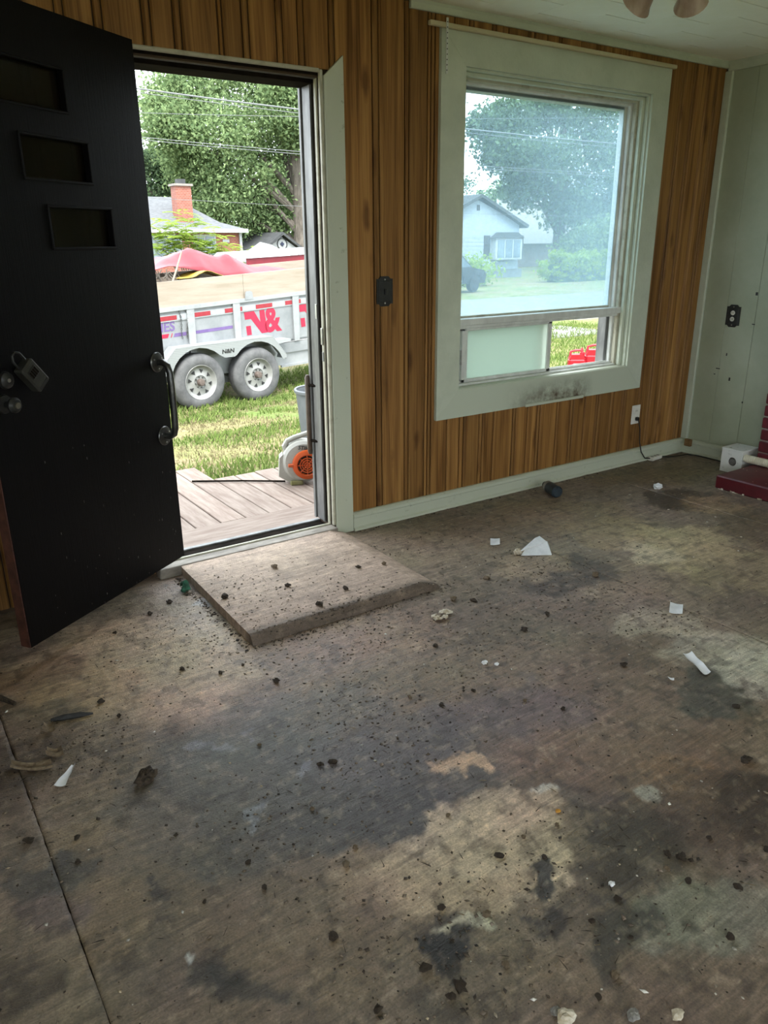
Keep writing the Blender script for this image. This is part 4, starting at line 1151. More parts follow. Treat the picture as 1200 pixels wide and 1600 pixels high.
t = hs_.build('flexible_hose', pm('ivory_hose', (.55, .50, .38, 1), (.68, .64, .52, 1), 14, .5), None, False)
tag(t, 'ribbed ivory hose running from the vent box over the hearth', 'hose')
# fireplace bricks and hearth
fpz = empty('fireplace', (4.72, 2.1, 0)); tag(fpz, 'dark red painted brick fireplace at the right edge', 'fireplace')
MB().box(-.045, .118, -.9, .485, .085, 1.25).build('mortar_bed', MORTAR, fpz)
bmesh_full = MB().box(-.06, .06, -.0985, .0985, -.033, .033, .005).mesh('brick', RED_PAINT)
bmesh_half = MB().box(-.06, .06, -.046, .046, -.033, .033, .005).mesh('brick', RED_PAINT)
for r_ in range(15):
    y = .495
    first = r_ % 2
    z = .085 + .038 + r_ * .077
    while y > -.88:
        half = first and y == .495
        ln = .10 if half else .207
        o = bpy.data.objects.new('brick', bmesh_half if half else bmesh_full)
        COL.objects.link(o); o.parent = fpz
        o.location = (random.uniform(-.003, .003), y - ln / 2, z)
        y -= ln
hp = empty('hearth', (4.44, 2.1, 0)); tag(hp, 'low dark red painted hearth slab on the floor', 'hearth')
HR = pm('hearth_red', (.065, .005, .009, 1), (.10, .009, .014, 1), 9, .4, .25)
MB().box(-.21, .40, -.9, .49, 0, .084, .008).build('slab', HR, hp)
fl_ = MB()
for k in range(40):
    y = random.uniform(-.3, .48); 
    if k % 2: fl_.box(-.2115, -.209, y, y + random.uniform(.004, .02), 0.0, random.uniform(.004, .012))
    else:
        xq = -.2 + random.uniform(0, .3)
        fl_.box(xq, xq + random.uniform(.003, .010), y, y + .006, .0838, .0848)
fl_.build('paint_chip', PAPER_OLD, hp)['kind'] = 'stuff'

# ---------------------------------------------------------------- ceiling light
lt = empty('ceiling_light', (2.47, 1.88, ZC - .002)); tag(lt, 'unlit ceiling light with pinkish glass shades at the top edge', 'light fixture')
SHADE = pm('pinkish_glass', (.28, .20, .15, 1), (.44, .35, .28, 1), 14, .3, .1, stretch=(1, 1, .3))
BRASS = pm('dull_brass', (.30, .26, .17, 1), (.42, .38, .28, 1), 14, .35, metal=.4)
MB().lathe([(0, 0), (.075, 0), (.08, -.02), (.05, -.045), (.02, -.05), (.02, -.15), (.06, -.16), (.075, -.19), (.06, -.22), (.02, -.23), (0, -.23)], (0, 0, 0), (0, 0, 1), 24).build('canopy', BRASS, lt, True)
for an, tl in ((math.radians(86), .30), (math.radians(25), .25), (math.radians(180), .28), (math.radians(270), .28)):
    c_, s_ = math.cos(an), math.sin(an)
    arm = MB().tube([(.05 * c_, .05 * s_, -.19), (.09 * c_, .09 * s_, -.195), (.11 * c_, .11 * s_, -.21)], .012, 8).build('arm', BRASS, lt, True)
    MB().lathe([(.012, 0), (.028, .004), (.034, .02), (.036, .05), (.046, .085), (.058, .105), (.055, .104), (.042, .082), (.031, .05), (.028, .02), (.010, .008)], (.105 * c_, .105 * s_, -.202), (c_ * .75, s_ * .75, -.55), 20).build('shade', SHADE, lt, True)

# ================================================================ outside
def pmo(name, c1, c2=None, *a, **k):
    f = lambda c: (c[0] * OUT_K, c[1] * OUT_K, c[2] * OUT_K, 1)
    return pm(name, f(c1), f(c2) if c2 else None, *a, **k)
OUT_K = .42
def ground_h(x, y):
    t = np.clip((np.asarray(y, float) - 4.7) / 4.6, 0, 1)
    return -.16 - .46 * t
def ground_mat():
    m, nt, b = new_mat('lawn_soil')
    L = nt.links.new
    tc = N(nt, 'ShaderNodeTexCoord')
    n1 = N(nt, 'ShaderNodeTexNoise'); n1.inputs['Scale'].default_value = .9; n1.inputs['Detail'].default_value = 7; n1.inputs['Roughness'].default_value = .65
    n2 = N(nt, 'ShaderNodeTexNoise'); n2.inputs['Scale'].default_value = 22; n2.inputs['Detail'].default_value = 5
    L(tc.outputs['Object'], n1.inputs['Vector']); L(tc.outputs['Object'], n2.inputs['Vector'])
    rp = N(nt, 'ShaderNodeValToRGB'); e = rp.color_ramp.elements
    e[0].position = .36; e[0].color = (.17, .13, .085, 1)
    e[1].position = .62; e[1].color = (.09, .125, .035, 1)
    k = e.new(.48); k.color = (.16, .15, .065, 1)
    L(n1.outputs['Fac'], rp.inputs[0])
    mr = N(nt, 'ShaderNodeMapRange'); mr.inputs[1].default_value = .3; mr.inputs[2].default_value = .7; mr.inputs[3].default_value = .6; mr.inputs[4].default_value = 1.4
    L(n2.outputs['Fac'], mr.inputs[0])
    vm = N(nt, 'ShaderNodeVectorMath', operation='SCALE')
    L(rp.outputs[0], vm.inputs[0]); L(mr.outputs[0], vm.inputs[3]); L(vm.outputs[0], b.inputs['Base Color'])
    b.inputs['Roughness'].default_value = .95
    b.inputs['Specular IOR Level'].default_value = .1
    return m
GROUND = ground_mat()
gx1 = np.concatenate([np.linspace(-80, -6, 10), np.linspace(-4, 24, 90), np.linspace(28, 160, 14)])
gy1 = np.concatenate([np.linspace(YW + .17, 4.6, 4), np.linspace(4.7, 16, 60), np.linspace(18, 160, 16)])
GX, GY = np.meshgrid(gx1, gy1, indexing='ij')
X, Y = GX.ravel(), GY.ravel()
Z = ground_h(X, Y) + np.where(Y < 16, (fbm(X, Y, 1.3, 4, 20) - .5) * .10, 0)
idx = np.arange(len(X)).reshape(len(gx1), len(gy1))
Fq = np.stack([idx[:-1, :-1].ravel(), idx[1:, :-1].ravel(), idx[1:, 1:].ravel(), idx[:-1, 1:].ravel()], 1)
lawn = raw_mesh('ground', np.stack([X, Y, Z], 1), Fq, GROUND, None, True)
tag(lawn, 'worn front lawn with bare dirt patches outside the door', 'lawn', kind='structure')
backyard = MB().box(-60, 60, -80, YB - .16, -.7, -.6).build('ground', GROUND)
tag(backyard, 'lawn behind the house', 'lawn', kind='structure')
# pale gravel road
ROAD = pmo('pale_gravel', (.26, .25, .23, 1), (.42, .41, .39, 1), 9, .95, .3, bscale=40)
rd = MB()
for a, b in zip(np.linspace(-80, 160, 25)[:-1], np.linspace(-80, 160, 25)[1:]):
    rd.add([(a, 15.2, -.585), (b, 15.2, -.585), (b, 22.5, -.585), (a, 22.5, -.585), (a, 15.1, -.66), (b, 15.1, -.66), (b, 22.6, -.66), (a, 22.6, -.66)], [(0, 1, 2, 3), (4, 5, 1, 0), (3, 2, 6, 7)])
tag(rd.build('road', ROAD), 'pale gravel road beyond the front lawn', 'road', kind='structure')
for (x0, x1, y0, y1) in ((9, 15, 12.2, 15.2),):
    MB().box(x0, x1, y0, y1, -.66, -.588).build('gravel_apron', ROAD, bpy.data.objects['road'])

# grass blades
def leaf_mat(name, c1, c2, trans=.35, rough=.6):
    m, nt, b = new_mat(name)
    L = nt.links.new
    ge = N(nt, 'ShaderNodeNewGeometry')
    rp = N(nt, 'ShaderNodeValToRGB')
    rp.color_ramp.elements[0].color = (*c1, 1); rp.color_ramp.elements[1].color = (*c2, 1)
    L(ge.outputs['Random Per Island'], rp.inputs[0])
    df = N(nt, 'ShaderNodeBsdfDiffuse'); tl = N(nt, 'ShaderNodeBsdfTranslucent'); mx = N(nt, 'ShaderNodeMixShader')
    mx.inputs[0].default_value = trans
    L(rp.outputs[0], df.inputs[0]); L(rp.outputs[0], tl.inputs[0]); L(df.outputs[0], mx.inputs[1]); L(tl.outputs[0], mx.inputs[2])
    L(mx.outputs[0], nt.nodes['Material Output'].inputs[0])
    nt.nodes.remove(b)
    return m
def grass(name, label, P, hmin, hmax, mat):
    n = len(P)
    h = rng.uniform(hmin, hmax, n); an = rng.random(n) * 2 * PI; ln = rng.uniform(.1, .8, n) * h
    w = rng.uniform(.004, .009, n)
    z = ground_h(P[:, 0], P[:, 1]) + (fbm(P[:, 0], P[:, 1], 1.3, 4, 20) - .5) * .10 - .005
    c, s = np.cos(an), np.sin(an)
    b0 = np.stack([P[:, 0] - s * w, P[:, 1] + c * w, z], 1); b1 = np.stack([P[:, 0] + s * w, P[:, 1] - c * w, z], 1)
    m0 = np.stack([P[:, 0] + c * ln * .4 - s * w * .8, P[:, 1] + s * ln * .4 + c * w * .8, z + h * .65], 1)
    tp = np.stack([P[:, 0] + c * ln, P[:, 1] + s * ln, z + h], 1)
    V = np.stack([b0, b1, m0, tp], 1).reshape(-1, 3)
    k = np.arange(n)[:, None] * 4
    Fc = np.concatenate([k + np.array([[0, 1, 2]]), k + np.array([[2, 1, 3]])])
    o = raw_mesh(name, V, Fc, mat)
    return tag(o, label, 'grass', kind='stuff')
def lawn_pts(n, x0, x1, y0, y1, th, seed):
    P = np.stack([rng.uniform(x0, x1, n), rng.uniform(y0, y1, n)], 1)
    return P[fbm(P[:, 0], P[:, 1], 1.1, 4, seed) > th - .18 * rng.random(n)]
GRASS = leaf_mat('grass_blades', (.066, .105, .027), (.17, .22, .065), .35)
STRAW = leaf_mat('straw_blades', (.145, .125, .065), (.26, .23, .135), .3)
grass('lawn_grass', 'green grass blades on the lawn between deck and trailer', lawn_pts(60000, .6, 7.5, 4.9, 12.5, .56, 21), .03, .085, GRASS)
grass('dry_grass', 'dry straw coloured grass strewn on the worn lawn', lawn_pts(30000, .6, 7.0, 4.8, 9.5, .46, 22), .015, .045, STRAW)
grass('window_grass', 'green grass on the lawn seen below the window rail', lawn_pts(26000, 7.5, 16, 6.5, 14.5, .42, 23), .05, .12, GRASS)

# ---------------------------------------------------------------- deck
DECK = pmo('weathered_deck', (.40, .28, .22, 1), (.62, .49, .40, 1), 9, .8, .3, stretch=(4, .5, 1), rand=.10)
DECK2 = pmo('weathered_deck_border', (.40, .28, .22, 1), (.62, .49, .40, 1), 9, .8, .3, stretch=(.5, 4, 1), rand=.10)
dk = empty('deck', (1.5, 3.46, -.02)); tag(dk, 'weathered wooden deck boards just outside the front door', 'deck', kind='structure')
def dbox(name, x0, x1, y0, y1, z0, z1, mat, c=.003):
    return MB().box(x0 - 1.5, x1 - 1.5, y0 - 3.46, y1 - 3.46, z0 + .02, z1 + .02, c).build(name, mat, dk)
dbox('border_plank', .2, 3.2, 3.465, 3.772, -.04, .004, DECK2)
for k in range(-8, 12):
    x0 = 1.485 + .1455 * k
    ye = 4.92 if x0 < 1.70 else 4.60
    dbox('plank', x0 + .004, x0 + .1415, 3.778, ye + random.uniform(-.012, .012), -.04, 0 + random.uniform(-.003, .003), DECK)
dbox('joist', .3, 3.2, 4.44, 4.50, -.16, -.042, DECK2)
dbox('joist', .3, 1.7, 4.78, 4.84, -.16, -.042, DECK2)
t = MB().tube([(1.63, 4.60, .008), (1.9, 4.42, .008), (2.12, 4.25, .008)], .006, 7).build('thin_rod', DARKWOOD)
tag(t, 'thin dark rod lying across the deck boards', 'rod')

# ---------------------------------------------------------------- leaf blower on the deck
bl = empty('leaf_blower', (2.215, 4.17, 0), math.radians(-24)); tag(bl, 'cream handheld leaf blower with orange grille on the deck', 'leaf blower')
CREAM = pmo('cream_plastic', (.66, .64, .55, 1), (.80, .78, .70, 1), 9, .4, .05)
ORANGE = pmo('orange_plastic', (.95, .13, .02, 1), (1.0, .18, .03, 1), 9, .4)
MB().lathe([(0, .05), (.06, .05), (.115, .045), (.132, .03), (.135, 0), (.132, -.06), (.11, -.09), (0, -.1)], (0, 0, .15), (0, -1, 0), 36).build('fan_housing', CREAM, bl, True)
og = MB().lathe([(.095, .05), (.093, .064), (.08, .072), (.066, .074), (.060, .066), (.060, .052)], (.02, 0, .135), (0, -1, 0), 30).build('grille', ORANGE, bl, True)
for r_ in (.018, .032, .046):
    MB().lathe([(r_ + .004, .066), (r_ + .003, .073), (r_ - .003, .073), (r_ - .004, .066)], (.02, 0, .135), (0, -1, 0), 24, True).build('ring', ORANGE, og)
for k in range(4):
    an = k * PI / 4
    a_ = Vector((math.cos(an) * .062, 0, math.sin(an) * .062))
    MB().tube([Vector((.02, -.068, .135)) - a_, Vector((.02, -.068, .135)) + a_], .004, 6).build('spoke', ORANGE, og)
MB().lathe([(0, .0525), (.06, .0525)], (.02, 0, .135), (0, -1, 0), 24).build('grille_shadow', BLACK_MET, og)
MB().box(-.10, -.06, -.068, -.045, .125, .145, .004).build('grille_tab', ORANGE, og)
MB().tube([(-.10, .02, .20), (-.112, .02, .245), (-.095, .02, .275), (-.05, .02, .295), (.03, .02, .318), (.11, .02, .325), (.16, .02, .30), (.15, .02, .23)], [.022, .02, .018, .017, .017, .018, .02, .024], 10).build('handle', CREAM, bl, True)
MB().prism([(-.16, .06), (-.10, .02), (-.04, .0), (.0, .0), (.0, .03), (-.08, .07), (-.13, .2), (-.15, .18)], 'y', -.03, .06).build('engine_cover', CREAM, bl)
MB().box(-.09, -.01, -.05, .08, 0, .03, .006).build('foot', pmo('dull_yellow', (.36, .34, .12, 1), (.44, .42, .2, 1), 9, .5), bl)
MB().tube([(.08, .03, .2), (.2, .03, .22), (.42, .03, .2), (.7, .03, .17)], [.045, .042, .038, .034], 14).build('nozzle', BLACK_MET, bl, True)
tm = text_mb('STIHL', .034, .0006, .0006, .15)
tm.xf(Matrix.Translation((-.035, -.0495, .236)) @ Matrix.Rotation(math.radians(8), 4, 'Y') @ STAND)
tm.build('maker_name', BLACK_MET, bl)

# grey bin on the lawn behind the blower
P_ = at(478, 645, 6.7)
gz = float(ground_h(P_[0], P_[1]))
bn = empty('grey_bin', (P_[0] + .16, P_[1] + .04, gz)); tag(bn, 'grey plastic bin standing on the grass behind the blower', 'bin')
GREYP = pmo('grey_blue_plastic', (.17, .19, .21, 1), (.23, .25, .27, 1), 8, .45)
MB().lathe([(0, 0), (.155, 0), (.165, .01), (.205, .50), (.200, .50), (.16, .02), (0, .015)], (0, 0, 0), (0, 0, 1), 32).build('body', GREYP, bn, True)
MB().lathe([(.203, .485), (.218, .488), (.22, .51), (.212, .52), (.2, .515)], (0, 0, 0), (0, 0, 1), 32, True).build('rim', GREYP, bn, True)

# red fuel cans on the lawn
RED = pmo('red_plastic', (.60, .014, .03, 1), (.72, .025, .045, 1), 8, .35, .05)
for k, (px_, w_, h_, lab) in enumerate(((900, .125, .40, 'red fuel can with a pale label on the lawn'), (928, .15, .46, 'larger red fuel can with a hooped handle on the lawn'))):
    P_ = at(px_, 575, 11.4)
    gz = float(ground_h(P_[0], P_[1]))
    c = empty('fuel_can', (P_[0], P_[1], gz), math.radians(-38)); tag(c, lab, 'fuel can')
    MB().box(-w_, w_, -.09, .09, 0, h_ * .72, .03).build('body', RED, c)
    MB().prism([(-w_ * .95, h_ * .70), (w_ * .95, h_ * .70), (w_ * .6, h_ * .86), (-w_ * .7, h_ * .86)], 'y', -.075, .075).build('shoulder', RED, c)
    MB().tube([(-w_ * .8, 0, h_ * .75), (-w_ * .75, 0, h_ * .95), (-w_ * .2, 0, h_), (w_ * .45, 0, h_), (w_ * .75, 0, h_ * .9), (w_ * .8, 0, h_ * .7)], .018, 8).build('handle', RED, c, True)
    MB().lathe([(.03, 0), (.03, .03), (.022, .035), (.012, .10), (.01, .1)], (w_ * .55, 0, h_ * .84), (0, 0, 1), 12).build('spout', RED, c, True)
    MB().box(-w_ * .5, w_ * .55, -.0925, -.0885, h_ * .2, h_ * .55, .002).build('label', pmo('label_pink', (.55, .35, .36, 1), (.7, .5, .5, 1), 30, .5) if k == 0 else BLACK_MET, c) if k == 0 else MB().box(-.02, .02, -.0925, -.0885, h_ * .25, h_ * .33, .002).build('label', BLACK_MET, c)

# ---------------------------------------------------------------- dump trailer
TYAW = math.radians(7)
tr = empty('dump_trailer', (3.693, 9.699, -.62), TYAW); tag(tr, 'galvanised tandem axle dump trailer loaded on the lawn', 'trailer')
HB = .345            # hub height above the wheel base
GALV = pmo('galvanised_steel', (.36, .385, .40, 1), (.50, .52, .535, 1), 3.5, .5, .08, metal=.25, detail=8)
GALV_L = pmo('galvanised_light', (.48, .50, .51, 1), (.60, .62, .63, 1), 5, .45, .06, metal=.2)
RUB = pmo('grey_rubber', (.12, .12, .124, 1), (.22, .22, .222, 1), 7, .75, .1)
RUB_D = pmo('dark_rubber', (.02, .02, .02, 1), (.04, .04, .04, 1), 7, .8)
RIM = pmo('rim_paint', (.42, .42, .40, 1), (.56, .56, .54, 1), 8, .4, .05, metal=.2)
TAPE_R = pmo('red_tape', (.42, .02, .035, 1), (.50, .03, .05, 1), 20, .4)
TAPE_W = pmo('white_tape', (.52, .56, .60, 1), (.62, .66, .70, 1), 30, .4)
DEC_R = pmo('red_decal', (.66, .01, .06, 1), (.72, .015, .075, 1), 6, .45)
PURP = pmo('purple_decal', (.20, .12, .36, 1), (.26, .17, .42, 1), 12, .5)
PLY = pmo('pale_board', (.46, .38, .29, 1), (.62, .53, .43, 1), 4, .75, .1, stretch=(.35, 1, 3), detail=8)
# wheels (tyre face at y=0)
for u in (0.0, .885):
    w = empty('wheel', (u, 0, HB)); w.parent = tr
    MB().lathe([(.215, .012), (.235, .0), (.29, -.004), (.335, .008), (.365, .035), (.372, .06), (.372, .17), (.36, .2), (.30, .22), (.22, .215)], (0, 0, 0), (0, 1, 0), 48).build('tyre', RUB, w, True)
    for k in range(3):
        MB().lathe([(.3725, .075 + k * .035), (.3735, .078 + k * .035), (.3725, .081 + k * .035)], (0, 0, 0), (0, 1, 0), 48).build('tread_groove', RUB_D, w)
    rim = MB().lathe([(.232, .006), (.226, -.002), (.214, .008), (.205, .03), (.185, .045), (.17, .05), (.105, .032), (.09, .03), (.085, .04), (.06, .042), (.0, .042)], (0, 0, 0), (0, 1, 0), 48).build('rim', RIM, w, True)
    MB().lathe([(.046, .042), (.046, -.012), (.038, -.028), (0, -.03)], (0, 0, 0), (0, 1, 0), 20).build('hub_cap', pmo('rusty_hub', (.16, .12, .10, 1), (.26, .20, .17, 1), 30, .6), w, True)
    for k in range(8):
        an = 2 * PI * k / 8 + .2
        c_, s_ = math.cos(an), math.sin(an)
        MB().lathe([(.009, .04), (.009, .022), (.006, .018), (0, .018)], (.07 * c_, 0, .07 * s_), (0, 1, 0), 6).build('lug_nut', STEEL, rim)
        a2 = an + PI / 8
        def pt(r_, da): return (r_ * math.cos(a2 + da), r_ * math.sin(a2 + da))
        y_ = .0385
        MB().prism([pt(.118, 0), pt(.168, -.15), pt(.170, .15)], 'y', y_ - .004, y_ + .02).build('vent_hole', RUB_D, rim)
# twin wheels on the far side
for u in (0.0, .885):
    w = MB().lathe([(0, 1.9), (.2, 1.9), (.3, 1.89), (.37, 1.92), (.372, 2.05), (.3, 2.1), (0, 2.1)], (0, 0, 0), (0, 1, 0), 32).build('far_wheel', RUB_D, tr, True, (u, 0, HB))
# axles, frame
for u in (0.0, .885):
    MB().tube([(u, .1, HB), (u, 2.0, HB)], .045, 10).build('axle', STEEL, tr)
TB = .22             # box side set in from the tyre face
def bodyp(pts, name, mat, y0, y1, parent=tr):
    """outline in trailer side coordinates measured from the hub; the box leans up towards its front"""
    return MB().prism([(u, v + HB) for u, v in pts], 'y', y0, y1).build(name, mat, parent)
sl_ = .052
def bv(u, v): return (u, v + sl_ * u)
UL, UR = -1.9, 3.6
side = bodyp([bv(UL, .30), bv(UR, .30), bv(UR, .945), bv(UL, .945)], 'side_wall', GALV, TB, TB + .02)
bodyp([bv(UL, .30), bv(UR, .30), bv(UR, .945), bv(UL, .945)], 'side_wall', GALV, 2.0, 2.02)
bodyp([bv(UL, .30), bv(UR, .30), bv(UR, .33), bv(UL, .33)], 'bed_floor', GALV, TB, 2.02)
bodyp([bv(UR - .02, .30), bv(UR, .30), bv(UR, .945), bv(UR - .02, .945)], 'front_wall', GALV, TB, 2.02)
bodyp([bv(UL, .30), bv(UL + .02, .30), bv(UL + .02, .945), bv(UL, .945)], 'tail_gate', GALV, TB, 2.02)
bodyp([bv(UL, .925), bv(UR, .925), bv(UR, .975), bv(UL, .975)], 'top_rail', GALV_L, TB - .035, TB + .045)
bodyp([bv(UL, .80), bv(UR, .80), bv(UR, .885), bv(UL, .885)], 'middle_rail', GALV_L, TB - .012, TB)
for u in (-1.4, .035, .725, 1.70, 2.6):
    bodyp([bv(u - .05, .30), bv(u + .04, .30), bv(u + .05, .93), bv(u - .06, .93)], 'stake_post', GALV_L, TB - .03, TB)
# frame rail below the box
bodyp([(UL, -.01), (UR, .09), (UR, .33 + sl_ * UR * .5), (UL, .25)], 'frame_rail', GALV_L, TB + .03, TB + .10)
bodyp([(1.40, .22), (UR, .30), (UR, .36 + sl_ * UR * .5), (1.40, .36)], 'frame_flange', GALV, TB - .0, TB + .03)
bodyp([(1.42, .02), (UR, .09), (UR, .12), (1.42, .05)], 'frame_flange', GALV_L, TB - .0, TB + .03)
# reflective tape
u = -1.9
k = 0
while u < 3.4:
    bodyp([bv(u, .815), bv(u + .27, .815), bv(u + .27, .87), bv(u, .87)], 'red_reflector', TAPE_R, TB - .0145, TB - .012)
    bodyp([bv(u + .285, .815), bv(u + .47, .815), bv(u + .47, .87), bv(u + .285, .87)], 'white_reflector', TAPE_W, TB - .0145, TB - .012)
    u += .489
    k += 1
# boards on top of the box
for (a, b) in ((UL, .86), (.864, UR)):
    bodyp([bv(a, .975), bv(b, .975), bv(b, 1.29), bv(a, 1.29)], 'side_board', PLY, TB - .002, TB + .036)
bodyp([bv(UL, .975), bv(UR, .975), bv(UR, 1.29), bv(UL, 1.29)], 'side_board', PLY, 1.98, 2.01)
bodyp([bv(.855, .955), bv(.985, .955), bv(.975, 1.045), bv(.95, 1.065), bv(.88, 1.065), bv(.865, 1.045)], 'stake_tab', GALV, TB - .042, TB - .034)
# decals: big letters
def decal(pts, name, mat): return bodyp([bv(u, v) for u, v in pts], name, mat, TB - .003, TB - .0005)
def big_n(u0):
    decal([(u0, .83 - .04), (u0 + .16, .83 - .04), (u0 + .255, .63), (u0 + .25, .79), (u0 + .33, .79), (u0 + .365, .475), (u0 + .27, .475), (u0 + .105, .69), (u0 + .01, .69)], 'letter_n', DEC_R)
    decal([(u0 + .02, .60), (u0 + .095, .60), (u0 + .105, .475), (u0 + .03, .475)], 'letter_n_foot', DEC_R)
big_n(.845)
big_n(1.765)
am = text_mb('&', .46, .001, .016, 0, .88)
am.xf(Matrix.Translation((1.175, TB - .002, HB + .478 + sl_ * 1.35)) @ Matrix.Rotation(-sl_, 4, 'Y') @ STAND)
am.build('ampersand', DEC_R, tr)
big_n(-1.0)
es = text_mb('SERIES', .165, .001, .004, .12, 1.0)
wmax = max(v[0] for v in es.v)
es.xf(Matrix.Translation((-.19 - wmax, TB - .002, HB + .665 + sl_ * -.3)) @ Matrix.Rotation(-sl_, 4, 'Y') @ STAND)
es.build('purple_lettering', PURP, tr)
decal([(-.9, .60), (-.305, .60), (-.285, .65), (-.9, .65)], 'red_stripe', DEC_R)
decal([(-.265, .60), (-.255, .60), (-.235, .65), (-.245, .65)], 'red_stripe', DEC_R)
decal([(-.225, .60), (-.04, .60), (-.04, .645), (-.205, .645)], 'purple_stripe', PURP)
decal([(.09, .60), (.655, .60), (.655, .64), (.09, .64)], 'purple_stripe', PURP)
ar = text_mb('N', .14, .001, .006, .3, 1.0)
ar.xf(Matrix.Translation((1.93, TB - .0045, HB + .62 + sl_ * 1.9)) @ STAND)
ar.build('purple_mark', PURP, tr)
# chain hanging on the box
for cx in (-.13, -.02):
    ch = empty('chain', (cx, TB - .02, HB + .93)); ch.parent = tr
    lm = MB().tube([(.009 * math.cos(a_), 0, .017 * math.sin(a_)) for a_ in np.linspace(0, 2 * PI, 9)], .0035, 5, False).mesh('link', STEEL)
    for k in range(14):
        o = bpy.data.objects.new('link', lm); COL.objects.link(o); o.parent = ch
        o.location = (.012 * math.sin(k * .4) + (.03 * k / 14 if cx < -.1 else -.01 * k / 14), -.004 * (k % 2), -.012 - k * .0265)
        o.rotation_euler = (0, 0, 0 if k % 2 else PI / 2.6)
# diamond plate fender over both wheels
def tread_mat():
    m, nt, b = new_mat('diamond_plate')
    L = nt.links.new
    tc = N(nt, 'ShaderNodeTexCoord'); mp = N(nt, 'ShaderNodeMapping')
    mp.inputs['Rotation'].default_value = (0, .78, 0); mp.inputs['Scale'].default_value = (70, 1, 70)
    L(tc.outputs['Object'], mp.inputs[0])
    ck = N(nt, 'ShaderNodeTexChecker'); ck.inputs['Scale'].default_value = 1.0
    ck.inputs[1].default_value = (.15, .16, .16, 1); ck.inputs[2].default_value = (.24, .25, .25, 1)
    L(mp.outputs[0], ck.inputs['Vector'])
    L(ck.outputs[0], b.inputs['Base Color'])
    bp = N(nt, 'ShaderNodeBump'); bp.inputs['Strength'].default_value = .4
    L(ck.outputs['Fac'], bp.inputs['Height']); L(bp.outputs[0], b.inputs['Normal'])
    b.inputs['Metallic'].default_value = .2; b.inputs['Roughness'].default_value = .4
    return m
TREAD = tread_mat()
def arc(cu, r_, a0, a1, n=8):
    return [(cu + r_ * math.cos(math.radians(a0 + (a1 - a0) * k / n)), .02 + r_ * math.sin(math.radians(a0 + (a1 - a0) * k / n))) for k in range(n + 1)]
top = [(-.60, .10), (-.62, .16), (-.32, .475), (1.14, .51), (1.36, .24), (1.345, .19)]
und = arc(.885, .44, 22, 140) + [(.52, .29), (.37, .29)] + arc(0, .43, 46, 160)
fp_out = top + [(u, v) for u, v in und]
bodyp(fp_out, 'fender_skirt', TREAD, -.012, -.004)
for (a, b) in zip(top[1:-1], top[2:]):
    q = MB()
    (u0, v0), (u1, v1) = a, b
    q.add([(u0, -.014, v0 + HB), (u1, -.014, v1 + HB), (u1, TB, v1 + HB), (u0, TB, v0 + HB), (u0, -.014, v0 + HB - .008), (u1, -.014, v1 + HB - .008), (u1, TB, v1 + HB - .008), (u0, TB, v0 + HB - .008)],
          [(0, 1, 2, 3), (7, 6, 5, 4), (0, 4, 5, 1), (2, 6, 7, 3), (1, 5, 6, 2), (3, 7, 4, 0)])
    q.build('fender_top', GALV_L, tr)
bodyp([(1.16, .38), (1.45, .42), (1.45, .45), (1.16, .45)], 'step', GALV_L, .0, TB)
nn = text_mb('N&N', .075, .0008, .003, .1, 1.15)
nn.xf(Matrix.Translation((.33, -.0135, HB + .345)) @ Matrix.Rotation(-.02, 4, 'Y') @ STAND)
nn.build('fender_lettering', BLACK_MET, tr)
bodyp([(-.2, -.1), (1.1, -.1), (1.1, .28), (-.2, .28)], 'inner_shadow_panel', GALV, TB + .1, TB + .12)
# tongue and jack, mostly out of view
MB().tube([(UR, .5, HB + .15), (UR + 1.3, 1.1, HB + .15)], .05, 8).build('tongue', GALV_L, tr)
MB().tube([(UR, 1.7, HB + .15), (UR + 1.3, 1.1, HB + .15)], .05, 8).build('tongue', GALV_L, tr)
MB().tube([(UR + 1.2, 1.1, 0.02), (UR + 1.2, 1.1, HB + .5)], .04, 8).build('jack', STEEL, tr)

# load: tarp, roots, yellow sheet
Mt = Matrix.Translation((3.693, 9.699, -.62)) @ Matrix.Rotation(TYAW, 4, 'Z')
def tarp(name, label, u0, u1, y0, y1, zf, mat, n=44, mm=20, cat='tarp'):
    uu, yy = np.meshgrid(np.linspace(u0, u1, n), np.linspace(y0, y1, mm), indexing='ij')
    zz_ = zf(uu, yy)
    V = np.stack([uu.ravel(), yy.ravel(), zz_.ravel()], 1)
    V = np.array([tuple(Mt @ Vector(v)) for v in V])
    idx = np.arange(n * mm).reshape(n, mm)
    Fq = np.stack([idx[:-1, :-1].ravel(), idx[1:, :-1].ravel(), idx[1:, 1:].ravel(), idx[:-1, 1:].ravel()], 1)
    o = raw_mesh(name, V, Fq, mat, None, True)
    sm = o.modifiers.new('thickness', 'SOLIDIFY'); sm.thickness = .006
    return tag(o, label, cat)
TARP = pmo('red_tarp', (.24, .005, .017, 1), (.32, .010, .028, 1), 3, .5, .1)
base_t = .345 + 1.0
def zf1(u, y):
    ridge = np.interp(u, [-.8, -.3, -.06, .13, .4, .51, .77, .94, 1.05, 1.25, 1.51, 1.85, 2.3], [1.32, 1.36, 1.43, 1.54, 1.64, 1.66, 1.57, 1.53, 1.585, 1.49, 1.40, 1.38, 1.30])
    hem = np.interp(u, [-.5, -.27, -.05, .1, .3, .6, 1.2, 2.3], [1.36, 1.41, 1.45, 1.42, 1.38, 1.30, 1.27, 1.22])
    f_ = np.clip((y - .5) / .42, 0, 1) ** .8
    return HB + hem * (1 - f_) + ridge * f_ - .12 * np.clip((y - 1.0) / .9, 0, 1) + (fbm(u, y, 4.5, 4, 30) - .5) * .08
tarp('red_tarp', 'red tarp heaped over the load in the trailer', -.5, 2.3, .52, 1.95, zf1, TARP)
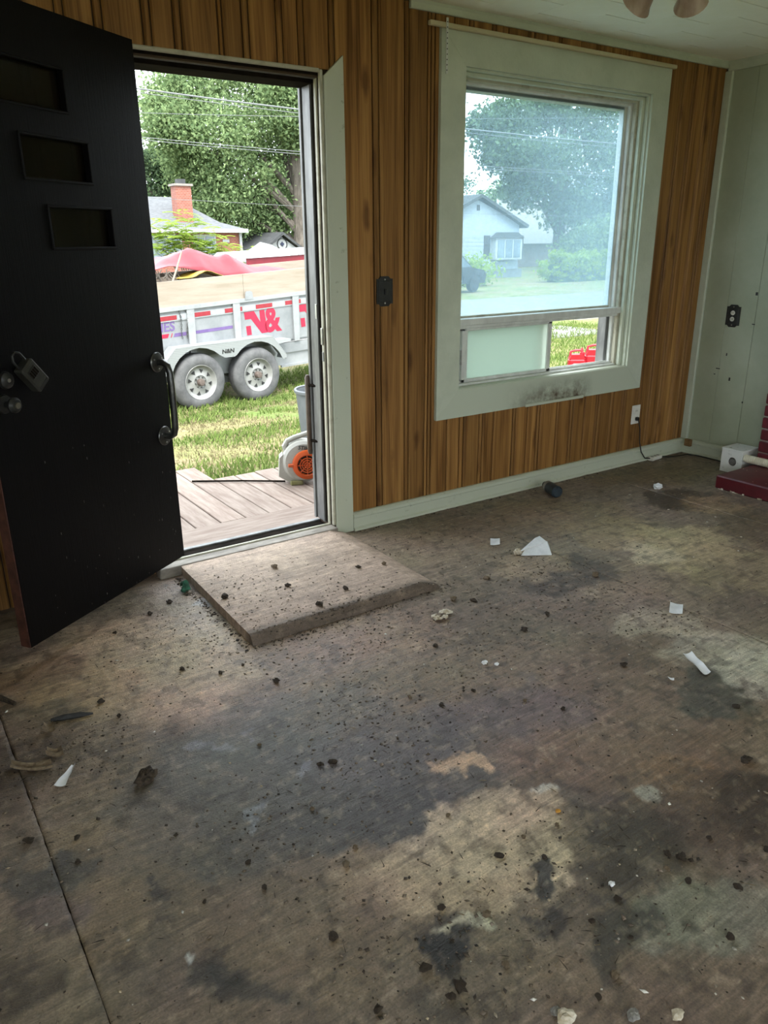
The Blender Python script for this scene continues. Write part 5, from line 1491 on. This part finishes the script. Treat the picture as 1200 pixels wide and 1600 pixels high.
def zf2(u, y):
    return base_t + .10 + .28 * np.exp(-((u - .05) / .35) ** 2) + (fbm(u, y, 5, 4, 31) - .5) * .1 - .1 * np.clip((.6 - y) / .2, 0, 1)
tarp('yellow_sheet', 'crumpled yellow sheet lying in the trailer load', -.0, .68, .34, .72, lambda u, y: HB + 1.295 + .085 * np.exp(-((u - .4) / .2) ** 2) + (fbm(u, y, 6, 4, 31) - .5) * .05, pmo('yellow_sheet', (.55, .36, .03, 1), (.66, .46, .08, 1), 5, .6), 18, 10, 'sheet')
rt = empty('root_ball', tuple(Mt @ Vector((-.10, .46, HB + 1.13)))); tag(rt, 'tangled brown roots sticking out of the trailer load', 'roots')
for k in range(26):
    a_ = random.uniform(-.28, .26)
    p0 = Vector((a_, random.uniform(-.1, .2), 0))
    d_ = Vector((random.uniform(-.25, .25), random.uniform(-.1, .1), random.uniform(.12, .30)))
    MB().tube([p0, p0 + d_ * .5 + Vector((random.uniform(-.04, .04), 0, .03)), p0 + d_], [.016, .012, .005], 6).build('root', BARK, rt)
MB().tube([(.0, -.1, .1), (.08, -.1, .28), (.17, -.1, .5)], [.014, .013, .010], 6).build('root', PLY, rt)
o = MB().blob((0, 0, .08), .2, 12, 7, .3, (1.5, .8, .5)).build('soil', pmo('soil', (.07, .05, .035, 1), (.13, .10, .07, 1), 20, .9, .4), rt)
tm_ = tuple(Mt @ Vector((.12, .42, base_t + .12)))

# ---------------------------------------------------------------- trees and shrubs
def leaves(n, centers, radii, size, hollow=.55, sprig=.5, per=34):
    """leaf cards in sprigs that sit through ellipsoid puffs, denser to the outside"""
    ns = max(n // per, 1)
    k = rng.integers(0, len(centers), ns)
    v = rng.normal(0, 1, (ns, 3)); v /= np.linalg.norm(v, axis=1)[:, None]
    r = (hollow + (1 - hollow) * rng.random(ns)) * (1 + rng.normal(0, .12, ns))
    S = np.array(centers)[k] + v * r[:, None] * np.array(radii)[k]
    j = rng.integers(0, ns, n)
    P = S[j] + rng.normal(0, 1, (n, 3)) * np.array([sprig, sprig, sprig * .55])
    a = rng.normal(0, 1, (n, 3)); a /= np.linalg.norm(a, axis=1)[:, None]
    b = np.cross(a, rng.normal(0, 1, (n, 3))); b /= np.linalg.norm(b, axis=1)[:, None]
    s = size * rng.uniform(.6, 1.4, n)[:, None]
    V = np.stack([P - a * s, P + b * s * .5, P + a * s, P - b * s * .5], 1).reshape(-1, 3)
    return V, np.arange(4 * n).reshape(n, 4)
LEAF = [leaf_mat('leaf_green', (.095, .15, .07), (.26, .34, .16), .5), leaf_mat('leaf_dark', (.05, .085, .05), (.14, .20, .11), .45), leaf_mat('leaf_lime', (.14, .22, .03), (.28, .36, .08), .45)]
def tree(name, label, base, h, puffs, n, size, lm, trunk=(.4, .18), group=None, cat='tree'):
    t = empty(name, base); tag(t, label, cat, group)
    B = Vector(base)
    cs = [p[0] for p in puffs]
    rs = [p[1] for p in puffs]
    V, Fc = leaves(n, cs, rs, size, .4)
    o = raw_mesh('foliage', V - np.array(base), Fc, lm, t); o['kind'] = 'stuff'
    if trunk:
        zt = max(c[2] for c in cs)
        sp_ = [(0, 0, -.2)] + [(trunk[0] * .3 * math.sin(k * 1.3), 0, (zt - base[2]) * k / 5) for k in range(1, 6)]
        MB().tube(sp_, [trunk[0] * (1 - .14 * k) for k in range(6)], 10).build('trunk', BARK, t, True)
        for c in cs[:9]:
            q = Vector(c) - B
            st_ = Vector((0, 0, max(q.z * .45, .3)))
            md = st_.lerp(q, .5) + Vector((0, 0, .3))
            MB().tube([st_, md, q], [trunk[1], trunk[1] * .6, trunk[1] * .2], 6).build('branch', BARK, t, True)
    return t
def puff(px_, py_, Y, r, sq=(1, 1, .85)):
    c = aty(px_, py_, Y)
    dep = r / F_PX * (RM.T @ (c - EYE))[2]
    return (tuple(c), (dep * sq[0], dep * sq[1], dep * sq[2]))
GZ = -.62
# the big tree over the brick house
b0 = aty(470, 420, 45.5); b0[2] = GZ
Yt = 49
pf = [puff(*p) for p in ((300, 140, Yt, 62), (400, 130, Yt, 65), (270, 200, 48, 45), (340, 210, 47, 70), (430, 210, 48, 65), (300, 260, 50, 40), (380, 280, 47, 70), (350, 330, 48, 55), (420, 340, 48, 55), (480, 170, 50, 70), (520, 250, 50, 70), (400, 60, 50, 80), (300, 60, 50, 50), (500, 90, 50, 70), (260, 165, 49, 32), (330, 300, 50, 40), (445, 290, 50, 40), (560, 330, 50, 60), (490, 150, 44, 34), (478, 215, 44.5, 20), (452, 185, 44, 20), (445, 140, 44, 26))]
tree('big_leafy_tree', 'huge light green tree rising behind the brick house', tuple(b0), 16, pf, 150000, .115, LEAF[0], (.56, .2))
b1 = aty(250, 420, 54); b1[2] = GZ
pf = [puff(*p) for p in ((250, 245, 54, 22), (240, 265, 54, 22), (262, 275, 54, 26), (245, 290, 54, 28), (225, 250, 54, 15), (270, 255, 54, 18), (215, 300, 54, 30), (280, 300, 54, 30))]
tree('dark_tree', 'small dark tree behind the brick house chimney', tuple(b1), 8, pf, 8000, .12, LEAF[1], (.25, .09))
# tree seen through the picture window
b2 = aty(868, 425, 42); b2[2] = GZ
pf = [puff(*p) for p in ((790, 190, 42, 35), (850, 180, 42, 42), (920, 190, 42, 50), (790, 240, 41, 35), (850, 250, 41, 50), (930, 260, 41, 55), (820, 290, 42, 40), (890, 320, 41, 45), (950, 330, 41, 40), (760, 195, 42, 18), (985, 230, 42, 50), (985, 300, 42, 50), (870, 140, 42, 30), (960, 140, 42, 45), (1020, 200, 42, 60))]
tree('window_tree', 'broad dark green tree beyond the dusty window pane', tuple(b2), 14, pf, 48000, .15, LEAF[1], (.5, .2))
for k, (a_, b_, Y_, r_, n_, lab) in enumerate(((770, 310, 64, 34, 3500, 'rounded tree above the white house roof'), (905, 380, 40, 22, 2200, 'pale shrub under the window tree'), (935, 365, 38, 26, 2600, 'taller shrub at the right side of the window view'), (700, 330, 60, 60, 5000, 'distant tree left of the white house gable'))):
    b3 = aty(a_, 425, Y_); b3[2] = GZ
    pf = [puff(a_ + dx, b_ + dy, Y_, r_ * .6) for dx, dy in ((0, 0), (r_ * .6, r_ * .2), (-r_ * .6, r_ * .25), (0, r_ * .6), (r_ * .3, -r_ * .4), (-r_ * .3, r_ * .8), (r_ * .5, r_ * .9))]
    tree('background_tree', lab, tuple(b3), 6, pf, n_ * 2, .13, LEAF[(0, 0, 0, 1)[k]], (.2, .08))
# treeline that closes the view behind the houses
for k, px_ in enumerate(range(60, 1160, 100)):
    Y_ = 78
    c = aty(px_, 360, Y_)
    r_ = random.uniform(3.2, 4.6)
    pf = [((c[0] + random.uniform(-5, 5), c[1] + random.uniform(-2, 2), GZ + random.uniform(2.0, 5.5)), (r_ * .8, r_ * .7, r_ * .7)) for q in range(6)]
    if 600 < px_ < 690: continue
    tree('background_tree', 'far hazy tree in the row closing the view behind the houses', (c[0], c[1], GZ), 8, pf, 2600, .42, LEAF[k % 2], (.3, .12), 'far row of trees')
# trimmed hedge in the window view
h0, h1 = aty(862, 440, 30), aty(975, 440, 30)
cs, rs = [], []
for k in range(12):
    q = h0 + (h1 - h0) * (k / 11)
    cs.append((q[0], 30.0, .15)); rs.append((.75, .6, .78))
hg = empty('hedge', (h0[0], 30, GZ)); tag(hg, 'bright green trimmed hedge along the road in the window', 'hedge')
V, Fc = leaves(9000, cs, rs, .09, .75, .12)
o = raw_mesh('foliage', V - np.array([h0[0], 30, GZ]), Fc, LEAF[2], hg); o['kind'] = 'stuff'
MB().box(0, h1[0] - h0[0], -.35, .35, 0, .9).build('core', LEAF[1], hg)
# fronded shrubs in front of the brick house
def frond_shrub(name, label, base, tips, n_leaf, size):
    t = empty(name, base); tag(t, label, 'shrub')
    B = np.array(base)
    V, Fc = [], []
    for tp in tips:
        e = np.array(tp) - B
        mid = e * .55 + np.array([0, 0, .35])
        MB().tube([(e[0] * .08, e[1] * .08, 0), tuple(mid), tuple(e)], [.03, .02, .008], 5).build('stem', BARK, t)
        for f_ in range(12):
            s0 = mid + (e - mid) * (.3 + .7 * f_ / 6)
            an = random.uniform(0, 2 * PI)
            dv = np.array([math.cos(an), math.sin(an), random.uniform(.0, .5)]) * size
            sd = np.array([-math.sin(an), math.cos(an), 0.])
            for j in range(n_leaf):
                tq = (j + 1) / n_leaf
                c = s0 + dv * tq + np.array([0, 0, -.35 * size * tq * tq])
                for sg in (-1, 1):
                    ll = size * .34 * (1 - .5 * abs(tq - .45))
                    tipv = c + sd * sg * ll + dv * .12 - np.array([0, 0, .05])
                    wv = dv / np.linalg.norm(dv) * size * .055
                    k0 = len(V)
                    mdv = (c + tipv) / 2
                    V += [c, mdv + wv, tipv, mdv - wv]
                    Fc.append((k0, k0 + 1, k0 + 2, k0 + 3))
    o = raw_mesh('foliage', np.array(V), np.array(Fc), LEAF[2], t); o['kind'] = 'stuff'
    return t
Ys = 30
bs = aty(300, 430, Ys); bs[2] = GZ
tips = [aty(px_, py_, Ys + random.uniform(-.5, .5)) for px_, py_ in ((242, 378), (255, 362), (272, 360), (290, 350), (298, 362), (312, 362), (322, 372), (268, 380), (285, 378), (305, 384), (245, 395), (330, 388), (318, 395), (235, 368))]
frond_shrub('fronded_shrub', 'tall lime green fronded shrub before the brick house', tuple(bs), [tuple(t_) for t_ in tips], 9, .72)
bs = aty(352, 430, Ys); bs[2] = GZ
tips = [aty(px_, py_, Ys + random.uniform(-.4, .4)) for px_, py_ in ((346, 382), (356, 390), (364, 398), (348, 398), (376, 400), (388, 396), (340, 392))]
frond_shrub('fronded_shrub', 'smaller lime green shrub at the brick house corner', tuple(bs), [tuple(t_) for t_ in tips], 8, .5)

# ---------------------------------------------------------------- houses
def brick_mat(name, c1, c2, mo, sc):
    m, nt, b = new_mat(name)
    tc = N(nt, 'ShaderNodeTexCoord'); sp_ = N(nt, 'ShaderNodeSeparateXYZ'); cb = N(nt, 'ShaderNodeCombineXYZ')
    ad = N(nt, 'ShaderNodeMath', operation='ADD')
    L = nt.links.new
    L(tc.outputs['Object'], sp_.inputs[0]); L(sp_.outputs[0], ad.inputs[0]); L(sp_.outputs[1], ad.inputs[1])
    L(ad.outputs[0], cb.inputs[0]); L(sp_.outputs[2], cb.inputs[1])
    bk = N(nt, 'ShaderNodeTexBrick')
    bk.inputs['Color1'].default_value = c1; bk.inputs['Color2'].default_value = c2; bk.inputs['Mortar'].default_value = mo
    bk.inputs['Scale'].default_value = sc; bk.inputs['Mortar Size'].default_value = .012
    L(cb.outputs[0], bk.inputs['Vector']); L(bk.outputs[0], b.inputs['Base Color'])
    b.inputs['Roughness'].default_value = .85
    return m
BRICK = brick_mat('red_brick_wall', (.17, .05, .032, 1), (.22, .075, .05, 1), (.22, .18, .16, 1), 3.2)
SHING = pmo('grey_shingle', (.15, .16, .17, 1), (.26, .27, .29, 1), 5, .9, .2, stretch=(1, 3, 6), detail=4)
SHING_D = pmo('dark_shingle', (.07, .075, .08, 1), (.13, .135, .14, 1), 5, .9, .2)
WTRIM = pmo('white_house_trim', (.60, .62, .64, 1), (.68, .70, .72, 1), 6, .6)
HGLASS = pmo('house_glass', (.16, .22, .28, 1), (.36, .44, .50, 1), 1.2, .15)
SIDING = pmo('pale_siding', (.52, .58, .66, 1), (.60, .66, .74, 1), 3, .6)
YH = 38.0
x0h, x1h = 6.0, 17.18
bh = empty('brick_house', (x1h, YH, GZ)); tag(bh, 'red brick bungalow with grey roof and tall chimney', 'house')
def hb(name, mat, xa, xb, ya, yb_, za, zb_, parent=bh, c=0):
    return MB().box(xa - x1h, xb - x1h, ya - YH, yb_ - YH, za - GZ, zb_ - GZ, c).build(name, mat, parent)
hb('wall', BRICK, x0h, x1h - .05, YH, YH + 8, GZ, 2.1)
ov = .35
ez, rz_ = 2.12, 3.72
rx0, rx1, ry = x0h + 3, 14.95, YH + 3.2
E0 = [(x0h - ov, YH - ov), (x1h + ov * .6, YH - ov), (x1h + ov * .6, YH + 8 + ov), (x0h - ov, YH + 8 + ov)]
V = [(a - x1h, b_ - YH, ez - GZ) for a, b_ in E0] + [(rx0 - x1h, ry - YH, rz_ - GZ), (rx1 - x1h, ry - YH, rz_ - GZ)]
# bell-cast kick: an extra ring part way up the slope
mid = []
for (a, b_), tgt in zip(E0, (V[4], V[5], V[5], V[4])):
    f_ = .36
    mid.append(((a - x1h) * (1 - f_) + tgt[0] * f_, (b_ - YH) * (1 - f_) + tgt[1] * f_, (ez - GZ) + (rz_ - ez) * .22))
V += mid
Fr = []
for i in range(4):
    j = (i + 1) % 4
    Fr.append((i, j, 6 + j, 6 + i))
Fr += [(6, 7, 5, 4), (7, 8, 5), (8, 9, 4, 5), (9, 6, 4), (3, 2, 1, 0)]
MB().add(V, Fr).build('roof', SHING, bh)
hb('gutter', WTRIM, x0h - ov, x1h + ov * .7, YH - ov - .1, YH - ov, ez - .16, ez + .02)
hb('downspout', WTRIM, x1h - .1, x1h + .02, YH - .12, YH - .02, GZ, ez - .1)
ca, cb_ = aty(274, 290, YH + .9), aty(298, 290, YH + .9)
chm = hb('chimney', BRICK, ca[0], cb_[0], YH + .9, YH + 1.6, ez - .3, ca[2])
hb('chimney_cap', pmo('cap_stone', (.40, .36, .33, 1), (.48, .44, .40, 1), 5, .8), ca[0] - .08, cb_[0] + .08, YH + .82, YH + 1.68, ca[2], ca[2] + .1, chm)
hb('flue', SHING_D, ca[0] + .2, cb_[0] - .2, YH + 1.05, YH + 1.45, ca[2] + .1, ca[2] + .32, chm)
for xa, xb in ((14.75, 15.75), (12.6, 14.0)):
    w_ = hb('window', WTRIM, xa - .08, xb + .08, YH - .06, YH + .02, .72, 1.88)
    hb('pane', HGLASS, xa, (xa + xb) / 2 - .03, YH - .075, YH - .055, .82, 1.8, w_)
    hb('pane', HGLASS, (xa + xb) / 2 + .03, xb, YH - .075, YH - .055, .82, 1.8, w_)
hb('vent_plate', WTRIM, 16.2, 16.55, YH - .03, YH + .01, 1.5, 1.65)

# white garage with dark gable roof
YG = 44.0
gl_, gr_ = aty(415, 393, YG), aty(476, 393, YG)
ap = aty(440, 367, YG)
ga = empty('white_garage', (ap[0], YG, GZ)); tag(ga, 'white gabled garage with a round ornament behind the trailer', 'garage')
hw = (gr_[0] - gl_[0]) / 2
def gpr(pts, name, mat, y0, y1, parent=ga): return MB().prism([(a, b_ - GZ) for a, b_ in pts], 'y', y0, y1).build(name, mat, parent)
ze = gr_[2]
gpr([(-hw, GZ), (hw, GZ), (hw, ze), (0, ap[2] - .12), (-hw, ze)], 'gable_wall', WTRIM, 0, 7)
gpr([(-hw - .25, ze - .12), (0, ap[2]), (0, ap[2] + .16), (-hw - .3, ze + .02)], 'roof_slope', SHING_D, -.25, 7.2)
gpr([(hw + .25, ze - .12), (0, ap[2]), (0, ap[2] + .16), (hw + .3, ze + .02)], 'roof_slope', SHING_D, -.25, 7.2)
od = MB().lathe([(.30, .06), (.34, .06), (.34, 0), (.30, 0)], (0, 0, ap[2] - GZ - .52), (0, -1, 0), 20, True).build('round_ornament', SHING_D, ga)
MB().prism([(.14 * math.cos(k * PI / 2) , ap[2] - GZ - .52 + .14 * math.sin(k * PI / 2)) for k in range(4)], 'y', -.05, 0).build('ornament_star', pmo('navy', (.03, .04, .10, 1), None, 3, .5), od)
# neighbouring long dark roof
lo_, hi_ = aty(372, 385, 52), aty(437, 366, 52)
gr2 = empty('dark_roofed_shed', (lo_[0], 52.6, GZ)); tag(gr2, 'low shed with a long dark roof beside the white garage', 'shed')
MB().box(0, hi_[0] - lo_[0], 0, 4, 0, lo_[2] - GZ).build('wall', WTRIM, gr2)
MB().add([(-.3, -.4, lo_[2] - GZ - .05), (hi_[0] - lo_[0], -.4, lo_[2] - GZ - .05), (hi_[0] - lo_[0], 2, hi_[2] - GZ), (.8, 2, hi_[2] - GZ - .05), (-.3, 4.4, lo_[2] - GZ - .05), (hi_[0] - lo_[0], 4.4, lo_[2] - GZ - .05)],
         [(0, 1, 2, 3), (3, 2, 5, 4), (0, 3, 4), (1, 5, 2), (0, 4, 5, 1)]).build('roof', SHING_D, gr2)
# market canopy: white top with a red valance
c0, c1 = aty(384, 405, 22), aty(520, 388, 22)
cz = c0[2] + .02
cn = empty('market_canopy', (c0[0], 22, GZ)); tag(cn, 'white topped canopy with a red valance beyond the trailer', 'canopy')
W_ = c1[0] - c0[0]
th_ = math.atan2(.11, W_)
MB().add([(-.1, -.1, cz - GZ), (W_, -.1, cz - GZ + .14), (W_, 2.4, cz - GZ + .14), (-.1, 2.4, cz - GZ), (.05, .05, cz - GZ + .16), (W_, .05, cz - GZ + .28), (W_, 2.2, cz - GZ + .28), (.05, 2.2, cz - GZ + .16)],
         [(4, 5, 6, 7), (0, 1, 5, 4), (3, 7, 6, 2), (0, 4, 7, 3), (1, 2, 6, 5), (0, 3, 2, 1)]).build('top', WTRIM, cn)
MB().add([(0, -.05, cz - GZ - .45), (W_, -.05, cz - GZ - .36), (W_, -.05, cz - GZ + .12), (0, -.05, cz - GZ), (0, -.02, cz - GZ - .45), (W_, -.02, cz - GZ - .36), (W_, -.02, cz - GZ + .12), (0, -.02, cz - GZ)],
         [(0, 1, 2, 3), (7, 6, 5, 4), (0, 4, 5, 1), (2, 6, 7, 3), (1, 5, 6, 2), (3, 7, 4, 0)]).build('valance', TARP, cn)
for a_ in (.05, W_ - .05):
    for b_ in (.05, 2.2):
        MB().tube([(a_, b_, 0), (a_, b_, cz - GZ + .05)], .025, 8).build('leg', STEEL, cn)
MB().box(.3, W_ - .2, 1.0, 1.6, 0, 1.2).build('pink_crate', pmo('pale_pink', (.55, .38, .42, 1), (.62, .48, .5, 1), 3, .7), cn)
# white tent tops
tp = aty(420, 378, 27)
tn = empty('white_tent', (tp[0], 27, GZ)); tag(tn, 'white tent top peeking above the canopy', 'tent')
MB().add([(-1.1, -.8, 1.45), (.8, -.8, 1.45), (.8, .8, 1.45), (-1.1, .8, 1.45), (-.35, 0, tp[2] - GZ), (.1, 0, tp[2] - GZ - .1)], [(0, 1, 5, 4), (1, 2, 5), (2, 3, 4, 5), (3, 0, 4), (3, 2, 1, 0)]).build('top', WTRIM, tn)
for a_ in (-1.05, .75):
    for b_ in (-.75, .75):
        MB().tube([(a_, b_, 0), (a_, b_, 1.46)], .025, 8).build('leg', STEEL, tn)

# white gabled house seen through the picture window
YP = 36.0
apx, evx = aty(748, 307, YP), aty(817, 352, YP)
hw = evx[0] - apx[0]
wh = empty('white_house', (apx[0], YP, GZ)); tag(wh, 'pale sided house with a bay window behind the dusty glass', 'house')
def wpr(pts, name, mat, y0, y1, parent=wh): return MB().prism([(a, b_ - GZ) for a, b_ in pts], 'y', y0, y1).build(name, mat, parent)
wpr([(-hw + .3, GZ), (hw - .3, GZ), (hw - .3, evx[2] + .1), (0, apx[2] - .18), (-hw + .3, evx[2] + .1)], 'gable_wall', SIDING, 0, 9)
wpr([(hw + .1, evx[2] - .16), (0, apx[2] - .05), (0, apx[2] + .12), (hw + .2, evx[2] + .0)], 'roof_slope', SHING_D, -.35, 9.3)
wpr([(-hw - .1, evx[2] - .16), (0, apx[2] - .05), (0, apx[2] + .12), (-hw - .2, evx[2] + .0)], 'roof_slope', SHING_D, -.35, 9.3)
for k in range(9):
    z_ = GZ + .5 + k * .22
    wpr([(-hw + .3, z_), (hw - .3, z_), (hw - .3, z_ + .20), (-hw + .3, z_ + .20)], 'siding_board', SIDING, -.03, -.0)
wpr([(-.1, apx[2] - .75), (.1, apx[2] - .75), (.1, apx[2] - .45), (-.1, apx[2] - .45)], 'gable_vent', SHING_D, -.03, 0)
a_, b_ = aty(768, 375, YP), aty(804, 402, YP)
bx0, bx1 = a_[0] - apx[0], b_[0] - apx[0]
bw_ = wpr([(bx0 - .1, b_[2] - .1), (bx1 + .1, b_[2] - .1), (bx1 + .1, a_[2] + .1), (bx0 - .1, a_[2] + .1)], 'bay_window', WTRIM, -.5, 0)
n_ = 3
for k in range(n_):
    u0 = bx0 + (bx1 - bx0) * k / n_ + .06; u1 = bx0 + (bx1 - bx0) * (k + 1) / n_ - .06
    wpr([(u0, b_[2]), (u1, b_[2]), (u1, a_[2]), (u0, a_[2])], 'pane', HGLASS, -.53, -.5, bw_)
wpr([(bx0 - .2, a_[2] + .1), (bx1 + .2, a_[2] + .1), (bx1 - .35, a_[2] + .42), (bx0 + .35, a_[2] + .42)], 'bay_roof', SHING_D, -.6, .05, bw_)
for u in (bx0 - .62, bx1 + .16):
    wpr([(u, b_[2] - .05), (u + .46, b_[2] - .05), (u + .46, a_[2] + .25), (u, a_[2] + .25)], 'shutter', SHING_D, -.06, 0)
wpr([(bx0 - .6, GZ), (bx1 + .6, GZ), (bx1 + .6, GZ + .5), (bx0 - .6, GZ + .5)], 'foundation', pmo('concrete', (.30, .32, .33, 1), (.38, .4, .4, 1), 4, .8), -.04, 0)
# tan roofed house beyond
r0, r1, r2, r3 = aty(800, 330, 50), aty(842, 316, 50), aty(888, 342, 50), aty(884, 380, 50)
th2 = empty('tan_roofed_house', (r0[0], 50, GZ)); tag(th2, 'pale roofed house between the white house and the tree', 'house')
TANR = pmo('tan_shingle', (.42, .40, .36, 1), (.52, .50, .46, 1), 4, .9)
Wd = r2[0] - r0[0] + 2
MB().box(0, Wd, 0, 7, 0, r3[2] - GZ).build('wall', pmo('tan_wall', (.38, .33, .30, 1), (.46, .40, .36, 1), 3, .8), th2)
MB().add([(-1, -.5, r3[2] - GZ), (Wd + .4, -.5, r3[2] - GZ), (Wd + .4, 7.5, r3[2] - GZ), (-1, 7.5, r3[2] - GZ), (1.5, 3.5, r1[2] - GZ + .3), (Wd - 2.5, 3.5, r1[2] - GZ + .3)], [(0, 1, 5, 4), (1, 2, 5), (2, 3, 4, 5), (3, 0, 4), (3, 2, 1, 0)]).build('roof', TANR, th2)
MB().tube([(-.8, -.6, r3[2] - GZ), (1.4, 3.4, r1[2] - GZ + .32)], .09, 6).build('verge', WTRIM, th2)
MB().tube([(-1.6, 0, 0), (-1.6, 0, 4.9)], .04, 6).build('mast', STEEL, th2)
# dark car parked at the roadside
cp = aty(724, 450, 26)
car = empty('dark_car', (cp[0] - .9, 26.6, GZ + .03), math.radians(12)); tag(car, 'dark estate car parked by the road at the window edge', 'car')
CARP = pmo('dark_car_paint', (.03, .04, .05, 1), (.05, .06, .07, 1), 3, .2)
MB().prism([(-2.1, .35), (2.15, .35), (2.25, .65), (2.1, .88), (1.25, 1.0), (.55, 1.5), (-1.6, 1.55), (-2.1, 1.05)], 'y', -.85, .85).build('body', CARP, car)
MB().prism([(1.12, 1.03), (.52, 1.43), (-.3, 1.45), (-.3, 1.03)], 'y', -.87, -.85).build('side_glass', HGLASS, car)
MB().prism([(-.4, 1.03), (-.4, 1.45), (-1.5, 1.47), (-1.85, 1.05)], 'y', -.87, -.85).build('side_glass', HGLASS, car)
for u in (-1.35, 1.4):
    MB().lathe([(0, -.02), (.2, -.02), (.33, 0), (.34, .1), (.34, .2), (0, .2)], (u, -.87, .34), (0, 1, 0), 24).build('wheel', RUB_D, car, True)
    MB().lathe([(0, .02), (.33, 0), (.34, -.1), (.34, -.2), (0, -.2)], (u, .87, .34), (0, 1, 0), 24).build('wheel', RUB_D, car, True)
MB().box(1.95, 2.2, -.8, -.45, .62, .78, .03).build('head_lamp', WTRIM, car)
# small lime bush beside the car
b3 = aty(738, 425, 30); b3[2] = GZ
pf = [((b3[0] + random.uniform(-.6, .6), 30 + random.uniform(-.4, .4), GZ + random.uniform(.3, .9)), (.4, .35, .35)) for k in range(6)]
tree('lime_bush', 'lime green bush between the car and the white house', tuple(b3), 2, pf, 1800, .10, LEAF[2], (.06, .03), None, 'bush')

# overhead wires between two poles far outside the view
POLE = pmo('grey_pole', (.16, .14, .12, 1), (.24, .22, .19, 1), 5, .9, stretch=(1, 1, .1))
WIRE = pmo('grey_wire', (.25, .26, .27, 1), (.32, .33, .34, 1), 3, .5)
wires = [((205, 138), (470, 172), 24, .022, 'thick utility wire, highest of those crossing the view'), ((205, 144), (470, 178), 24.2, .010, 'thin utility wire just under the highest thick wire'), ((222, 177), (468, 183), 27, .008, 'thin pale wire second from the top of the doorway'), ((220, 215), (472, 238), 26, .010, 'upper of two paired wires across the tree'), ((220, 219), (472, 242), 26.2, .010, 'lower of two paired wires across the tree'), ((330, 315), (475, 323), 30, .008, 'lowest thin wire in front of the tree crown')]
pole_x = (-22.0, 70.0)
for k, x_ in enumerate(pole_x):
    t = empty('utility_pole', (x_, 26, GZ)); tag(t, ('wooden utility pole far left of the view', 'wooden utility pole far right of the view')[k], 'utility pole')
    MB().tube([(0, 0, -.1), (0, 0, 8.5)], [.16, .11], 10).build('post', POLE, t)
    MB().box(-.06, .06, -2.2, 4.2, 7.0, 7.15).build('crossarm', POLE, t)
for (p0, p1, Y_, r_, lab) in wires:
    a_, b_ = aty(*p0, Y_), aty(*p1, Y_)
    slope = (b_[2] - a_[2]) / (b_[0] - a_[0])
    pts = []
    for k in range(15):
        x_ = pole_x[0] + (pole_x[1] - pole_x[0]) * k / 14
        xm = (a_[0] + b_[0]) / 2
        pts.append((x_, Y_, (a_[2] + b_[2]) / 2 + (slope) * (x_ - xm) + .0008 * (x_ - xm) ** 2))
    tag(MB().tube(pts, r_, 5).build('overhead_wire', WIRE), lab, 'wire')
